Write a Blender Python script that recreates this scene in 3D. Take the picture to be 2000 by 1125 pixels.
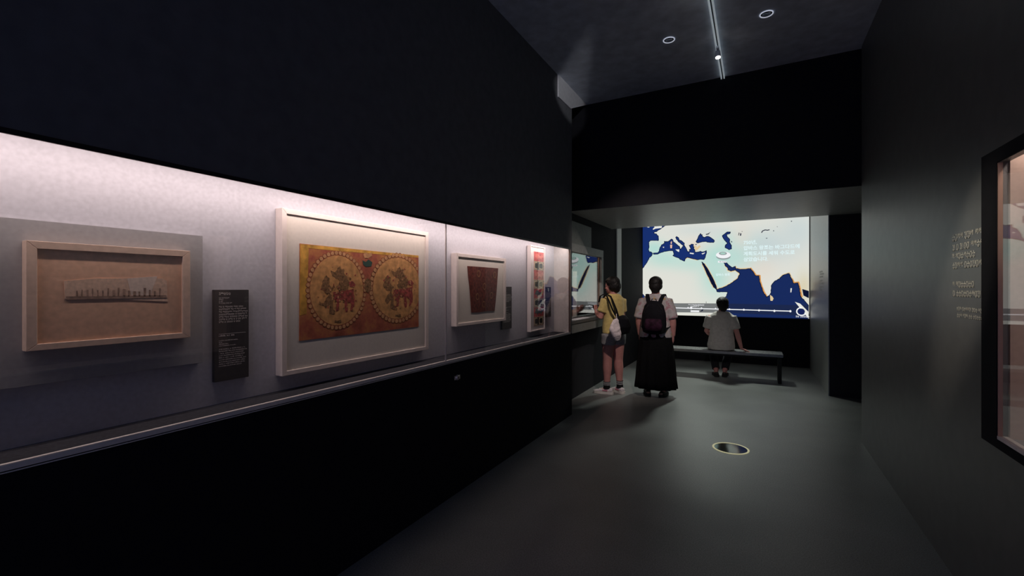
import bpy, bmesh, math, random
from mathutils import Vector, Matrix
random.seed(11)
R = math.radians
scene = bpy.context.scene
for o in list(bpy.data.objects):
    bpy.data.objects.remove(o)
COL = scene.collection

# ------------------------------------------------------------------ camera
F_PX, CX, CY, EYE = 874.0, 1000.0, 562.5, 1.5
YAW = math.atan(477.0 / F_PX)
cam_d = bpy.data.cameras.new('camera'); cam = bpy.data.objects.new('camera', cam_d); COL.objects.link(cam)
cam_d.sensor_fit = 'HORIZONTAL'; cam_d.sensor_width = 36.0; cam_d.lens = 36.0 * F_PX / 2000.0
cam_d.clip_start = 0.05
cam.location = (0, 0, EYE); cam.rotation_euler = (R(90), 0, YAW)
scene.camera = cam
# ------------------------------------------------------------------ world, exposure
world = bpy.data.worlds.new('world'); scene.world = world; world.use_nodes = True
wb = world.node_tree.nodes['Background']
wb.inputs[0].default_value = (0.10, 0.13, 0.30, 1); wb.inputs[1].default_value = 1.4
vs = scene.view_settings
vs.view_transform = 'Standard'; vs.look = 'None'; vs.exposure = 0.0; vs.gamma = 1.0; vs.use_curve_mapping = False
SCREEN_GAIN = 0.92

# ------------------------------------------------------------------ lamps of the gallery and added fill lamps
def area_light(name, loc, rot, sx, sy, energy, color):
    d = bpy.data.lights.new(name, 'AREA'); d.shape = 'RECTANGLE'; d.size = sx; d.size_y = sy
    d.energy = energy; d.color = color
    o = bpy.data.objects.new(name, d); COL.objects.link(o); o.location = loc; o.rotation_euler = rot
    return o
def spot_light(name, loc, target, energy, color, size, blend=0.6, radius=0.03):
    d = bpy.data.lights.new(name, 'SPOT'); d.energy = energy; d.color = color
    d.spot_size = R(size); d.spot_blend = blend; d.shadow_soft_size = radius
    o = bpy.data.objects.new(name, d); COL.objects.link(o); o.location = loc
    o.rotation_euler = (Vector(target) - Vector(loc)).to_track_quat('-Z', 'Y').to_euler()
    return o
PINK = (1.0, 0.83, 0.78)
# light strips at the top of the wall cases (behind the valance)
area_light('wall_case_light', (-1.953, 1.49, 1.998), (0, R(32), 0), 0.016, 6.8, 16.5, PINK)
area_light('side_case_light', (0.965, 1.75, 2.10), (0, R(-8), 0), 0.03, 1.7, 3.2, (1.0, 0.82, 0.74))
area_light('far_case_light', (-2.27, 6.1, 2.05), (0, R(14), 0), 0.02, 1.3, 3.5, (1.0, 0.75, 0.6))
# ceiling track spots: the far one in view, the rest added
spot_light('track_spot_light', (-0.325, 4.74, 3.70), (-0.15, 4.4, 0.0), 9, (0.90, 1.0, 0.95), 74, 1.0)
spot_light('track_spot_light', (-0.325, 3.7, 3.70), (-1.80, 6.25, 1.05), 190, (1.0, 0.84, 0.76), 38, 0.9)  # added out of view to light the visitor in yellow
spot_light('track_spot_light', (-0.325, 2.6, 3.70), (-0.85, 7.4, 0.75), 120, (1.0, 0.90, 0.84), 20, 0.9)  # added out of view to brighten the visitors towards the bench
spot_light('track_spot_light', (-0.325, 2.2, 3.62), (-1.92, 4.93, 3.70), 75, (0.95, 0.95, 1.0), 10, 0.4)  # added out of view to brighten the pale duct
spot_light('track_spot_light', (-0.325, 1.4, 3.70), (0.9, 2.98, 1.55), 200, (1.0, 0.88, 0.72), 13, 0.9)  # added out of view to brighten the wall lettering
spot_light('added_room_lamp_light', (-0.7, 8.95, 3.34), (-0.75, 7.1, 0.0), 330, (0.92, 1.0, 0.92), 66, 1.0, 0.14)  # added lamp, hidden by the bulkhead, to brighten the floor

# ------------------------------------------------------------------ helpers
SIN, COS = math.sin(YAW), math.cos(YAW)
def ray(px, py):
    u = (px - CX) / F_PX; v = (CY - py) / F_PX
    return Vector((-SIN + COS * u, COS + SIN * u, v))
def hit(px, py, axis, val):
    """point of the plane axis=val seen at a pixel of the 2000x1125 photograph"""
    d = ray(px, py); i = 'xyz'.index(axis); o = (0, 0, EYE)[i]
    return Vector((0, 0, EYE)) + d * ((val - o) / d[i])

MATS = {}
def mat(name, color, rough=0.7, metal=0.0, spec=0.3, noise=0.0, nscale=30.0, bump=0.0, emit=None, estr=1.0, attr=None, sheen=0.0):
    if name in MATS: return MATS[name]
    m = bpy.data.materials.new(name); m.use_nodes = True; nt = m.node_tree; b = nt.nodes['Principled BSDF']
    c = tuple(color) + (1,) if len(color) == 3 else color
    b.inputs['Base Color'].default_value = c; b.inputs['Roughness'].default_value = rough
    b.inputs['Metallic'].default_value = metal; b.inputs['Specular IOR Level'].default_value = spec
    if sheen: b.inputs['Sheen Weight'].default_value = sheen
    if noise or bump:
        tc = nt.nodes.new('ShaderNodeTexCoord'); tx = nt.nodes.new('ShaderNodeTexNoise')
        tx.inputs['Scale'].default_value = nscale; tx.inputs['Detail'].default_value = 5
        nt.links.new(tc.outputs['Object'], tx.inputs['Vector'])
        if noise:
            mr = nt.nodes.new('ShaderNodeMapRange'); mr.inputs['To Min'].default_value = 1 - noise; mr.inputs['To Max'].default_value = 1 + noise
            mr.inputs['From Min'].default_value = 0.3; mr.inputs['From Max'].default_value = 0.7
            nt.links.new(tx.outputs['Fac'], mr.inputs['Value'])
            mx = nt.nodes.new('ShaderNodeMix'); mx.data_type = 'RGBA'; mx.blend_type = 'MULTIPLY'; mx.inputs[0].default_value = 1
            mx.inputs[6].default_value = c; nt.links.new(mr.outputs[0], mx.inputs[7]); nt.links.new(mx.outputs[2], b.inputs['Base Color'])
        if bump:
            bp = nt.nodes.new('ShaderNodeBump'); bp.inputs['Strength'].default_value = bump; bp.inputs['Distance'].default_value = 0.004
            nt.links.new(tx.outputs['Fac'], bp.inputs['Height']); nt.links.new(bp.outputs[0], b.inputs['Normal'])
    if attr:
        at = nt.nodes.new('ShaderNodeAttribute'); at.attribute_name = attr
        nt.links.new(at.outputs['Color'], b.inputs['Base Color'])
    if emit is not None:
        b.inputs['Emission Color'].default_value = tuple(emit) + (1,); b.inputs['Emission Strength'].default_value = estr
    MATS[name] = m; return m
def screen_mat(name, color, attr=None):
    """pixels of the lit picture: emission only"""
    if name in MATS: return MATS[name]
    m = bpy.data.materials.new(name); m.use_nodes = True; nt = m.node_tree; b = nt.nodes['Principled BSDF']
    b.inputs['Base Color'].default_value = (0.02, 0.02, 0.02, 1); b.inputs['Roughness'].default_value = 0.9; b.inputs['Specular IOR Level'].default_value = 0.1
    b.inputs['Emission Color'].default_value = tuple(color) + (1,); b.inputs['Emission Strength'].default_value = SCREEN_GAIN
    if attr:
        at = nt.nodes.new('ShaderNodeAttribute'); at.attribute_name = attr
        nt.links.new(at.outputs['Color'], b.inputs['Emission Color'])
    MATS[name] = m; return m
def glass_mat(name, f0, tint=(1, 1, 1), rough=0.0, f90=1.0):
    if name in MATS: return MATS[name]
    m = bpy.data.materials.new(name); m.use_nodes = True; nt = m.node_tree
    for n in list(nt.nodes):
        if n.type == 'BSDF_PRINCIPLED': nt.nodes.remove(n)
    out = [n for n in nt.nodes if n.type == 'OUTPUT_MATERIAL'][0]
    tr = nt.nodes.new('ShaderNodeBsdfTransparent'); tr.inputs[0].default_value = tuple(tint) + (1,)
    gl = nt.nodes.new('ShaderNodeBsdfGlossy'); gl.inputs['Roughness'].default_value = rough
    lw = nt.nodes.new('ShaderNodeLayerWeight'); lw.inputs[0].default_value = 0.5
    pw = nt.nodes.new('ShaderNodeMath'); pw.operation = 'POWER'; pw.inputs[1].default_value = 5
    ma = nt.nodes.new('ShaderNodeMath'); ma.operation = 'MULTIPLY_ADD'; ma.inputs[1].default_value = f90 - f0; ma.inputs[2].default_value = f0
    mx = nt.nodes.new('ShaderNodeMixShader')
    nt.links.new(lw.outputs['Facing'], pw.inputs[0]); nt.links.new(pw.outputs[0], ma.inputs[0]); nt.links.new(ma.outputs[0], mx.inputs[0])
    nt.links.new(tr.outputs[0], mx.inputs[1]); nt.links.new(gl.outputs[0], mx.inputs[2]); nt.links.new(mx.outputs[0], out.inputs['Surface'])
    MATS[name] = m; return m

def tag(o, label=None, cat=None, group=None, kind=None):
    if label: o['label'] = label
    if cat: o['category'] = cat
    if group: o['group'] = group
    if kind: o['kind'] = kind
    return o
def empty(name, loc=(0, 0, 0), rz=0.0):
    o = bpy.data.objects.new(name, None); COL.objects.link(o); o.location = loc; o.rotation_euler = (0, 0, rz); o.empty_display_size = 0.1
    return o
def link(name, bm, m, parent=None, smooth=False):
    """one mesh object from a bmesh in world (or, with a rotated parent, local) coordinates"""
    me = bpy.data.meshes.new(name); bmesh.ops.recalc_face_normals(bm, faces=bm.faces[:]); bm.to_mesh(me); bm.free()
    me.materials.append(m)
    if smooth:
        for p in me.polygons: p.use_smooth = True
    o = bpy.data.objects.new(name, me); COL.objects.link(o)
    if parent is not None:
        o.parent = parent
    return o
def rehang(o, parent):
    """make o (built in world coordinates) a child of an Empty that only has a location"""
    o.parent = parent; o.matrix_parent_inverse = Matrix.Translation(parent.location).inverted(); return o
def NB(): return bmesh.new()
def box(bm, x0, x1, y0, y1, z0, z1):
    vs_ = [bm.verts.new((x, y, z)) for x in (x0, x1) for y in (y0, y1) for z in (z0, z1)]
    for f in ((0, 1, 3, 2), (4, 6, 7, 5), (0, 4, 5, 1), (2, 3, 7, 6), (0, 2, 6, 4), (1, 5, 7, 3)):
        bm.faces.new([vs_[i] for i in f])
    return bm
def boxo(name, b, m, parent=None, bevel=0.0):
    bm = box(NB(), *b)
    if bevel: bmesh.ops.bevel(bm, geom=bm.edges[:], offset=bevel, segments=2, affect='EDGES')
    return link(name, bm, m, parent)
def prism(bm, pts, off):
    """flat polygon (list of Vector) given thickness off (Vector)"""
    a = [bm.verts.new(p) for p in pts]; b = [bm.verts.new(p + off) for p in pts]
    n = len(pts)
    try:
        fa = bm.faces.new(a); fb = bm.faces.new(b[::-1])
        for i in range(n): bm.faces.new((a[i], b[i], b[(i + 1) % n], a[(i + 1) % n]))
        fa.normal_update(); fb.normal_update()
        if n > 4: bmesh.ops.triangulate(bm, faces=[fa, fb])
    except ValueError: pass
    return bm
def tube(bm, pts, rad, n=14, ref=(1, 0, 0), dome=0.5):
    pts = [Vector(p) for p in pts]; ref = Vector(ref); rings = []
    L = len(pts)
    rad = [(r, r) if not isinstance(r, (tuple, list)) else r for r in rad]
    def ring(p, t, ra, rb):
        s = ref - t * ref.dot(t)
        if s.length < 1e-4: s = Vector((0, 1, 0)) - t * t.y
        s.normalize(); q = t.cross(s)
        return [bm.verts.new(p + s * (ra * math.cos(2 * math.pi * k / n)) + q * (rb * math.sin(2 * math.pi * k / n))) for k in range(n)]
    def tan(i):
        a = pts[max(i - 1, 0)]; b = pts[min(i + 1, L - 1)]; return (b - a).normalized()
    if dome:
        t = tan(0); m_ = min(rad[0]); rings.append(ring(pts[0] - t * m_ * dome, t, rad[0][0] * 0.55, rad[0][1] * 0.55))
    for i in range(L): rings.append(ring(pts[i], tan(i), *rad[i]))
    if dome:
        t = tan(L - 1); m_ = min(rad[-1]); rings.append(ring(pts[-1] + t * m_ * dome, t, rad[-1][0] * 0.55, rad[-1][1] * 0.55))
    for a, b in zip(rings[:-1], rings[1:]):
        for k in range(n): bm.faces.new((a[k], a[(k + 1) % n], b[(k + 1) % n], b[k]))
    bm.faces.new(rings[0][::-1]); bm.faces.new(rings[-1])
    return bm
def rings_loft(bm, rings, n=28, fold=0.0, nf=11, ph=0.0):
    """horizontal elliptical rings (z, rx, ry, cx, cy); fold = ripple amplitude growing with index"""
    out = []
    for i, (z, rx, ry, cx, cy) in enumerate(rings):
        a = fold * i / max(1, len(rings) - 1)
        out.append([bm.verts.new((cx + (rx + a * math.sin(nf * t + ph)) * math.cos(t), cy + (ry + a * math.sin(nf * t + ph)) * math.sin(t), z)) for t in [2 * math.pi * k / n for k in range(n)]])
    for a, b in zip(out[:-1], out[1:]):
        for k in range(n): bm.faces.new((a[k], a[(k + 1) % n], b[(k + 1) % n], b[k]))
    bm.faces.new(out[0]); bm.faces.new(out[-1])
    return bm
def ball(bm, c, r, rot=None, seg=20):
    M = Matrix.Translation(Vector(c)) @ (rot.to_4x4() if rot else Matrix.Identity(4)) @ Matrix.Diagonal((r[0], r[1], r[2], 1))
    bmesh.ops.create_uvsphere(bm, u_segments=seg, v_segments=max(6, seg // 2), radius=1.0, matrix=M); return bm
def remeshed(name, bm, voxel, m, parent, smooth_n=4, rough_amp=0.0, rough_scale=20.0):
    bmesh.ops.recalc_face_normals(bm, faces=bm.faces[:])
    me = bpy.data.meshes.new('tmp'); bm.to_mesh(me); bm.free()
    t = bpy.data.objects.new('tmp', me); COL.objects.link(t)
    md = t.modifiers.new('r', 'REMESH'); md.mode = 'VOXEL'; md.voxel_size = voxel
    if smooth_n:
        s = t.modifiers.new('s', 'SMOOTH'); s.factor = 0.5; s.iterations = smooth_n
    if rough_amp:
        tx = bpy.data.textures.new(name, 'CLOUDS'); tx.noise_scale = 1.0 / rough_scale
        d = t.modifiers.new('d', 'DISPLACE'); d.texture = tx; d.strength = rough_amp; d.mid_level = 0.5; d.texture_coords = 'LOCAL'
    dg = bpy.context.evaluated_depsgraph_get(); ev = t.evaluated_get(dg)
    out = bpy.data.meshes.new_from_object(ev); out.name = name
    bpy.data.objects.remove(t); bpy.data.meshes.remove(me)
    out.materials.clear(); out.materials.append(m)
    for p in out.polygons: p.use_smooth = True
    o = bpy.data.objects.new(name, out); COL.objects.link(o)
    if parent is not None: o.parent = parent
    return o
def text_mesh(s, size):
    cu = bpy.data.curves.new('t', 'FONT'); cu.body = s; cu.size = size; cu.resolution_u = 2; cu.fill_mode = 'FRONT'; cu.offset = size * 0.022
    t = bpy.data.objects.new('t', cu); COL.objects.link(t)
    me = bpy.data.meshes.new_from_object(t.evaluated_get(bpy.context.evaluated_depsgraph_get()))
    bpy.data.objects.remove(t); return me
def stroke_glyphs(bm, org, ex, ey, off, width, h, syllables=True, rng=random):
    """a line of tiny unreadable print: block syllables or small latin-like strokes"""
    x = 0.0
    def bar(a, b, c, d):
        p = [org + ex * (x + a) + ey * b, org + ex * (x + c) + ey * b, org + ex * (x + c) + ey * d, org + ex * (x + a) + ey * d]
        vs_ = [bm.verts.new(q + off) for q in p]; bm.faces.new(vs_)
    while x < width - h * 0.4:
        if syllables:
            w = h * 0.86; t = h * 0.17; k = rng.randrange(4)
            if k in (0, 1):
                bar(0, h * 0.45, t, h); bar(0, h - t, w * 0.55, h); bar(w * 0.72, 0.3 * h, w * 0.72 + t, h)
            if k in (1, 2):
                bar(0, 0.55 * h, w, 0.55 * h + t); bar(w * 0.4, 0.55 * h, w * 0.4 + t, h)
            if k in (0, 2, 3):
                bar(w * 0.1, 0, w * 0.8, t); bar(w * 0.1, 0, w * 0.1 + t, 0.4 * h); bar(w * 0.8 - t, 0, w * 0.8, 0.4 * h)
            if k == 3:
                bar(0, 0.85 * h, w * 0.6, 0.85 * h + t); bar(w * 0.3, 0.5 * h, w * 0.3 + t, h); bar(w * 0.8, 0.45 * h, w * 0.8 + t, h)
            x += h * 0.98
            if rng.random() < 0.25: x += h * 0.45
        else:
            w = h * 0.5; t = h * 0.16
            bar(0, 0, t, h * rng.choice((0.65, 0.65, 1.0)))
            if rng.random() < 0.7: bar(0, 0.5 * h, w * 0.8, 0.5 * h + t); bar(w * 0.65, 0, w * 0.65 + t, 0.6 * h)
            else: bar(0, 0, w * 0.7, t)
            x += h * 0.62
            if rng.random() < 0.17: x += h * 0.4
    return bm

# ------------------------------------------------------------------ materials of the setting
M_WALL = mat('dark_grey_wall_paint', (0.15, 0.155, 0.165), 0.75, noise=0.10, nscale=14, bump=0.05, spec=0.25)
M_RWALL = mat('charcoal_wall_paint', (0.13, 0.133, 0.13), 0.42, noise=0.12, nscale=10, bump=0.05, spec=0.8)
M_SOFFIT = mat('grey_soffit_paint', (0.42, 0.42, 0.40), 0.42, noise=0.08, nscale=12, bump=0.03, spec=0.8)
M_SIDE = mat('light_grey_wall_paint', (0.34, 0.35, 0.33), 0.34, noise=0.08, nscale=20, bump=0.03, spec=1.0)
M_BLACKW = mat('black_paint_and_shade', (0.018, 0.018, 0.022), 0.85, noise=0.10, nscale=14, bump=0.04, spec=0.1)  # black paint of several walls; on the header it paints in shade
M_CEIL = mat('dark_ceiling_paint', (0.70, 0.74, 0.82), 0.85, noise=0.14, nscale=9, bump=0.08, spec=0.1)
M_WHITE = mat('white_panel', (0.78, 0.80, 0.78), 0.6)
M_GLASS = glass_mat('case_glass', 0.035)
M_FGLASS = glass_mat('frame_glass', 0.02, f90=0.12)
M_MGLASS = glass_mat('reflective_case_glass', 0.22)

def floor_mat():
    m = bpy.data.materials.new('grey_resin_floor'); m.use_nodes = True; nt = m.node_tree; b = nt.nodes['Principled BSDF']
    tc = nt.nodes.new('ShaderNodeTexCoord'); a = nt.nodes.new('ShaderNodeTexNoise'); a.inputs['Scale'].default_value = 140; a.inputs['Detail'].default_value = 6
    c = nt.nodes.new('ShaderNodeTexNoise'); c.inputs['Scale'].default_value = 1.6; c.inputs['Detail'].default_value = 4
    for n in (a, c): nt.links.new(tc.outputs['Object'], n.inputs['Vector'])
    r1 = nt.nodes.new('ShaderNodeValToRGB'); r1.color_ramp.elements[0].position = 0.32; r1.color_ramp.elements[0].color = (0.12, 0.125, 0.122, 1)
    r1.color_ramp.elements[1].position = 0.70; r1.color_ramp.elements[1].color = (0.27, 0.28, 0.27, 1)
    nt.links.new(a.outputs['Fac'], r1.inputs[0])
    mr = nt.nodes.new('ShaderNodeMapRange'); mr.inputs['From Min'].default_value = 0.3; mr.inputs['From Max'].default_value = 0.7; mr.inputs['To Min'].default_value = 0.8; mr.inputs['To Max'].default_value = 1.15
    nt.links.new(c.outputs['Fac'], mr.inputs[0])
    mx = nt.nodes.new('ShaderNodeMix'); mx.data_type = 'RGBA'; mx.blend_type = 'MULTIPLY'; mx.inputs[0].default_value = 1
    nt.links.new(r1.outputs[0], mx.inputs[6]); nt.links.new(mr.outputs[0], mx.inputs[7]); nt.links.new(mx.outputs[2], b.inputs['Base Color'])
    rr = nt.nodes.new('ShaderNodeMapRange'); rr.inputs['To Min'].default_value = 0.36; rr.inputs['To Max'].default_value = 0.48
    nt.links.new(c.outputs['Fac'], rr.inputs[0]); nt.links.new(rr.outputs[0], b.inputs['Roughness'])
    bp = nt.nodes.new('ShaderNodeBump'); bp.inputs['Strength'].default_value = 0.25; bp.inputs['Distance'].default_value = 0.002
    nt.links.new(a.outputs['Fac'], bp.inputs['Height']); nt.links.new(bp.outputs[0], b.inputs['Normal'])
    b.inputs['Specular IOR Level'].default_value = 0.75
    return m

# ------------------------------------------------------------------ the setting
XL, XR, XF, XSIDE = -1.92, 0.90, -2.18, 0.88
YH, YP, YS = 5.50, 7.57, 10.0
ZC, ZS, ZSR = 3.85, 2.51, 3.40
YB = -3.5
def struct(name, boxes, m):
    bm = NB()
    for b in boxes: box(bm, *b)
    return tag(link(name, bm, m), kind='structure')
struct('floor', [(-3.2, 4.2, YB, YS + 0.15, -0.1, 0.0)], floor_mat())
struct('ceiling', [(-3.2, 1.6, YB, YH, ZC, ZC + 0.1)], M_CEIL)
struct('ceiling_screen_room', [(-3.2, 1.6, YP, YS + 0.15, ZSR, ZSR + 0.1)], M_WALL)
struct('wall_bulkhead', [(-3.2, 4.2, YH + 0.02, YP, ZS, ZC + 0.1)], M_SOFFIT)
struct('wall_header_shade', [(-3.2, 4.2, YH, YH + 0.02, ZS - 0.004, ZC + 0.1)], M_BLACKW)  # black front sheet stands in for shade on the bulkhead's unlit face
CZ0, CZ1, CY1, XBK = 0.98, 1.955, 4.93, -2.12
struct('wall_left_plinth', [(-2.5, XL, YB, 5.0, -0.02, CZ0 - 0.012)], M_BLACKW)
struct('wall_left', [(XL - 0.02, XL, YB, 5.0, CZ1, ZC), (-2.5, XL - 0.02, YB, 5.0, 2.12, ZC),
                     (-2.5, XL, CY1 + 0.02, 5.0, CZ0 - 0.012, CZ1)], M_WALL)
struct('wall_far_left', [(-2.9, XF, 5.0, 5.3, -0.02, ZC), (-2.9, XF, 5.3, 6.95, -0.02, 0.98), (-2.9, XF, 5.3, 6.95, 2.1, ZC), (-2.9, -2.7, 5.3, 6.95, 0.98, 2.1),
                         (-2.9, XF, 6.95, YS, -0.02, ZC)], M_BLACKW)
RZ0, RZ1, RY0, RY1 = 0.862, 2.03, 0.85, 2.65
struct('wall_right', [(XR, 1.6, YB, RY0, -0.02, ZC), (XR, 1.6, RY1, 5.45, -0.02, ZC), (XR, 1.6, RY0, RY1, -0.02, RZ0), (XR, XR + 0.03, RY0, RY1, RZ1, ZC),
                      (XR + 0.03, 1.6, RY0, RY1, 2.2, ZC), (1.4, 1.6, RY0, RY1, RZ0, 2.2)], M_RWALL)
struct('wall_right_far', [(XSIDE + 0.012, 4.2, YP, YS + 0.1, -0.02, ZC)], mat('painted_shade_wall', (0.04, 0.041, 0.045), 0.7, noise=0.1, nscale=14, spec=0.15))  # near black paints in the shade of the unlit front face
struct('wall_right_far_lining', [(XSIDE, XSIDE + 0.012, YP, YS, 0.0, ZSR)], M_SIDE)
struct('wall_passage', [(4.0, 4.2, 5.3, YP, -0.02, ZS), (1.6, 4.2, 5.3, 5.45, -0.02, ZS)], M_BLACKW)
struct('wall_screen', [(-2.9, XSIDE, YS, YS + 0.15, -0.02, ZSR)], M_BLACKW)
tag(link('trim_1', prism(NB(), [Vector((XL - 0.01, y, z)) for y, z in ((4.566, 3.605), (4.566, ZC), (YH, ZC), (4.94, 3.605))], Vector((0.022, 0, 0))), mat('pale_duct_paint', (0.70, 0.70, 0.72), 0.6, noise=0.06, nscale=30)), kind='structure')
struct('trim_2', [(XF, XF + 0.02, 7.84, 8.13, 0.0, ZSR)], M_WHITE)

# ------------------------------------------------------------------ the long wall case on the left
M_BACK = mat('case_back_fabric', (0.56, 0.55, 0.60), 0.9, noise=0.07, nscale=60, bump=0.08, spec=0.1)
M_CASEFLOOR = mat('case_floor_felt', (0.05, 0.05, 0.06), 0.95, noise=0.2, nscale=80, spec=0.05)
M_METAL = mat('brushed_sill_metal', (0.92, 0.86, 0.82), 0.45, metal=0.0, noise=0.05, nscale=40)
M_DARKMETAL = mat('black_frame_metal', (0.02, 0.02, 0.022), 0.45, metal=0.3, noise=0.2, nscale=30)
wc = tag(empty('wall_display_case', (XL, 1.75, CZ0)), 'long glazed wall case with pale lit back holding four framed textiles', 'display case')
def wpart(name, b, m, bevel=0): return rehang(boxo(name, b, m, None, bevel), wc)
YW0 = -1.95
wpart('back_panel', (XBK - 0.02, XBK, YW0, CY1, CZ0, 2.10), M_BACK)
wpart('end_panel', (XBK, XL - 0.012, CY1, CY1 + 0.018, CZ0, 2.10), mat('case_end_panel', (0.66, 0.60, 0.58), 0.8, noise=0.06, nscale=50))
wpart('end_panel', (XBK, XL - 0.012, YW0 - 0.018, YW0, CZ0, 2.10), MATS['case_end_panel'])
wpart('case_floor', (XBK, XL - 0.022, YW0, CY1, CZ0 - 0.012, CZ0 - 0.002), M_CASEFLOOR)
wpart('sill', (XL - 0.022, XL + 0.004, YW0, CY1 + 0.02, CZ0 - 0.012, CZ0 + 0.004), M_METAL)
wpart('sill_groove', (XL + 0.0005, XL + 0.005, YW0, CY1 + 0.02, CZ0 - 0.019, CZ0 - 0.016), M_METAL)
wpart('top_rail', (XL - 0.003, XL + 0.004, YW0, CY1 + 0.02, CZ1 - 0.005, CZ1 + 0.012), M_DARKMETAL)
wpart('light_housing', (XL - 0.0225, XL - 0.0202, YW0, CY1, 1.99, 2.03), M_DARKMETAL)
wpart('end_post', (XL - 0.012, XL + 0.004, CY1 - 0.004, CY1 + 0.02, CZ0, CZ1), mat('bronze_edge', (0.40, 0.26, 0.20), 0.4, metal=0.4))
for a, b in ((YW0, 0.168), (0.172, 2.551), (2.555, CY1 - 0.004)):
    wpart('glass_pane', (XL - 0.010, XL - 0.002, a, b, CZ0 + 0.004, CZ1 - 0.002), M_GLASS)
wpart('pane_joint', (XL - 0.0105, XL - 0.0015, 2.5505, 2.5555, CZ0 + 0.004, CZ1 - 0.002), mat('joint_silicone', (0.75, 0.70, 0.68), 0.5))
wpart('pane_joint', (XL - 0.0105, XL - 0.0015, 0.1675, 0.1725, CZ0 + 0.004, CZ1 - 0.002), MATS['joint_silicone'])
# a small lock in the plinth
lk = tag(empty('case_lock', (XL, 2.68, 0.846)), 'small pale metal lock on the dark plinth below the wall case', 'lock')
bm = NB(); tube(bm, [(XL - 0.002, 2.68, 0.846), (XL + 0.010, 2.68, 0.846)], [0.022, 0.018], 18, (0, 1, 0), 0.2)
rehang(link('lock_barrel', bm, mat('lock_metal', (0.9, 0.8, 0.76), 0.3, metal=0.7), None, True), lk)
rehang(boxo('lock_plate', (XL, XL + 0.003, 2.645, 2.715, 0.831, 0.861), MATS['lock_metal'], None, 0.001), lk)
rehang(boxo('keyhole', (XL + 0.012, XL + 0.0165, 2.677, 2.683, 0.838, 0.854), M_DARKMETAL), lk)

# ------------------------------------------------------------------ framed textiles
M_CREAM = mat('cream_frame_wood', (0.80, 0.70, 0.66), 0.55, noise=0.05, nscale=40, bump=0.04)
M_TAN = mat('tan_frame_wood', (0.66, 0.48, 0.38), 0.6, noise=0.10, nscale=45, bump=0.06)
M_MAT = mat('ivory_mount_board', (0.88, 0.80, 0.72), 0.9, noise=0.04, nscale=70, bump=0.05)
M_MATG = mat('grey_mount_board', (0.68, 0.64, 0.60), 0.9, noise=0.05, nscale=70, bump=0.05)
M_MATT = mat('tan_mount_board', (0.82, 0.50, 0.34), 0.9, noise=0.10, nscale=50, bump=0.1)
OX = Vector((1, 0, 0))
def ey_at(px, py, x): p = hit(px, py, 'x', x); return p.y, p.z
def frame(name, label, xf, depth, outer, inner, mframe, mmat, rec=0.03, group='framed textiles in the wall case'):
    """outer / inner: y0,y1,z0,z1 of the moulding, xf its front plane"""
    y0, y1, z0, z1 = outer; a0, a1, b0, b1 = inner
    r = tag(empty(name, (xf - depth, (y0 + y1) / 2, z0)), label, 'framed textile', group)
    xb = xf - depth
    quads = [((y0, z1), (y1, z1), (a1, b1), (a0, b1)), ((y0, z0), (a0, b0), (a1, b0), (y1, z0)), ((y0, z0), (y0, z1), (a0, b1), (a0, b0)), ((y1, z0), (a1, b0), (a1, b1), (y1, z1))]
    for nm, q in zip(('top_rail', 'bottom_rail', 'stile', 'stile'), quads):
        bm = prism(NB(), [Vector((xb, y, z)) for y, z in q], OX * depth)
        bmesh.ops.recalc_face_normals(bm, faces=bm.faces[:]); bmesh.ops.bevel(bm, geom=bm.edges[:], offset=0.0012, segments=1, affect='EDGES')
        rehang(link(nm, bm, mframe), r)
    rehang(boxo('mount', (xb + 0.001, xf - rec, a0 - 0.002, a1 + 0.002, b0 - 0.002, b1 + 0.002), mmat), r)
    rehang(boxo('glazing', (xf - 0.0028, xf - 0.0012, a0, a1, b0, b1), M_FGLASS), r)
    return r
def bounds(pts, x):   # px corners TL,TR,BR,BL -> y0,y1,z0,z1 on plane x
    q = [ey_at(px, py, x) for px, py in pts]
    return ((q[0][0] + q[3][0]) / 2, (q[1][0] + q[2][0]) / 2, (q[2][1] + q[3][1]) / 2, (q[0][1] + q[1][1]) / 2)
def sub(o, parent): o.parent = parent; return o   # both in world coordinates, parent at origin
def patch(name, pts, x, m, parent, thick=0.002):
    bm = prism(NB(), [Vector((x, y, z)) for y, z in pts], OX * thick); return link(name, bm, m, parent)

# backing board and tan frame (leftmost)
xb1 = -2.085
bb = bounds([(0, 425), (396, 460), (396, 712), (0, 790)], xb1)
tag(boxo('backing_board', (XBK, xb1, -0.35, bb[1], 1.18, bb[3]), mat('grey_backing_board', (0.36, 0.35, 0.36), 0.9, noise=0.06, nscale=60, bump=0.05), None, 0.001),
    'grey board on the case back behind the tan frame', 'board')
xf1 = -2.048
f1 = frame('framed_textile', 'tan wooden frame with faint linen fragment, mounted on the grey board', xf1, 0.036,
           bounds([(50.6, 470), (372, 489.5), (371.5, 659), (50.6, 687)], xf1), bounds([(73.6, 486), (357, 501), (357, 650), (72.6, 672)], xf1), M_TAN, M_MATT, 0.009)
xt = xf1 - 0.008
zz = lambda ox, oy, s, pts: [(ox + a / s, oy + b / s) for a, b in pts]
S1 = lambda pts: [ey_at(px, py, xt) for px, py in zz(0, 400, 2.961, pts)]
lin = rehang(patch('linen_fragment', S1([(370, 440), (560, 425), (940, 425), (965, 440), (970, 560), (700, 548), (375, 545)]), xt - 0.001, mat('aged_linen', (0.78, 0.54, 0.40), 0.95, noise=0.15, nscale=90, bump=0.15), None, 0.0016), f1)
bm = NB()
prism(bm, [Vector((xt + 0.0008, y, z)) for y, z in S1([(380, 530), (960, 522), (965, 538), (385, 548)])], OX * 0.0008)
rg = random.Random(4)
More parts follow.
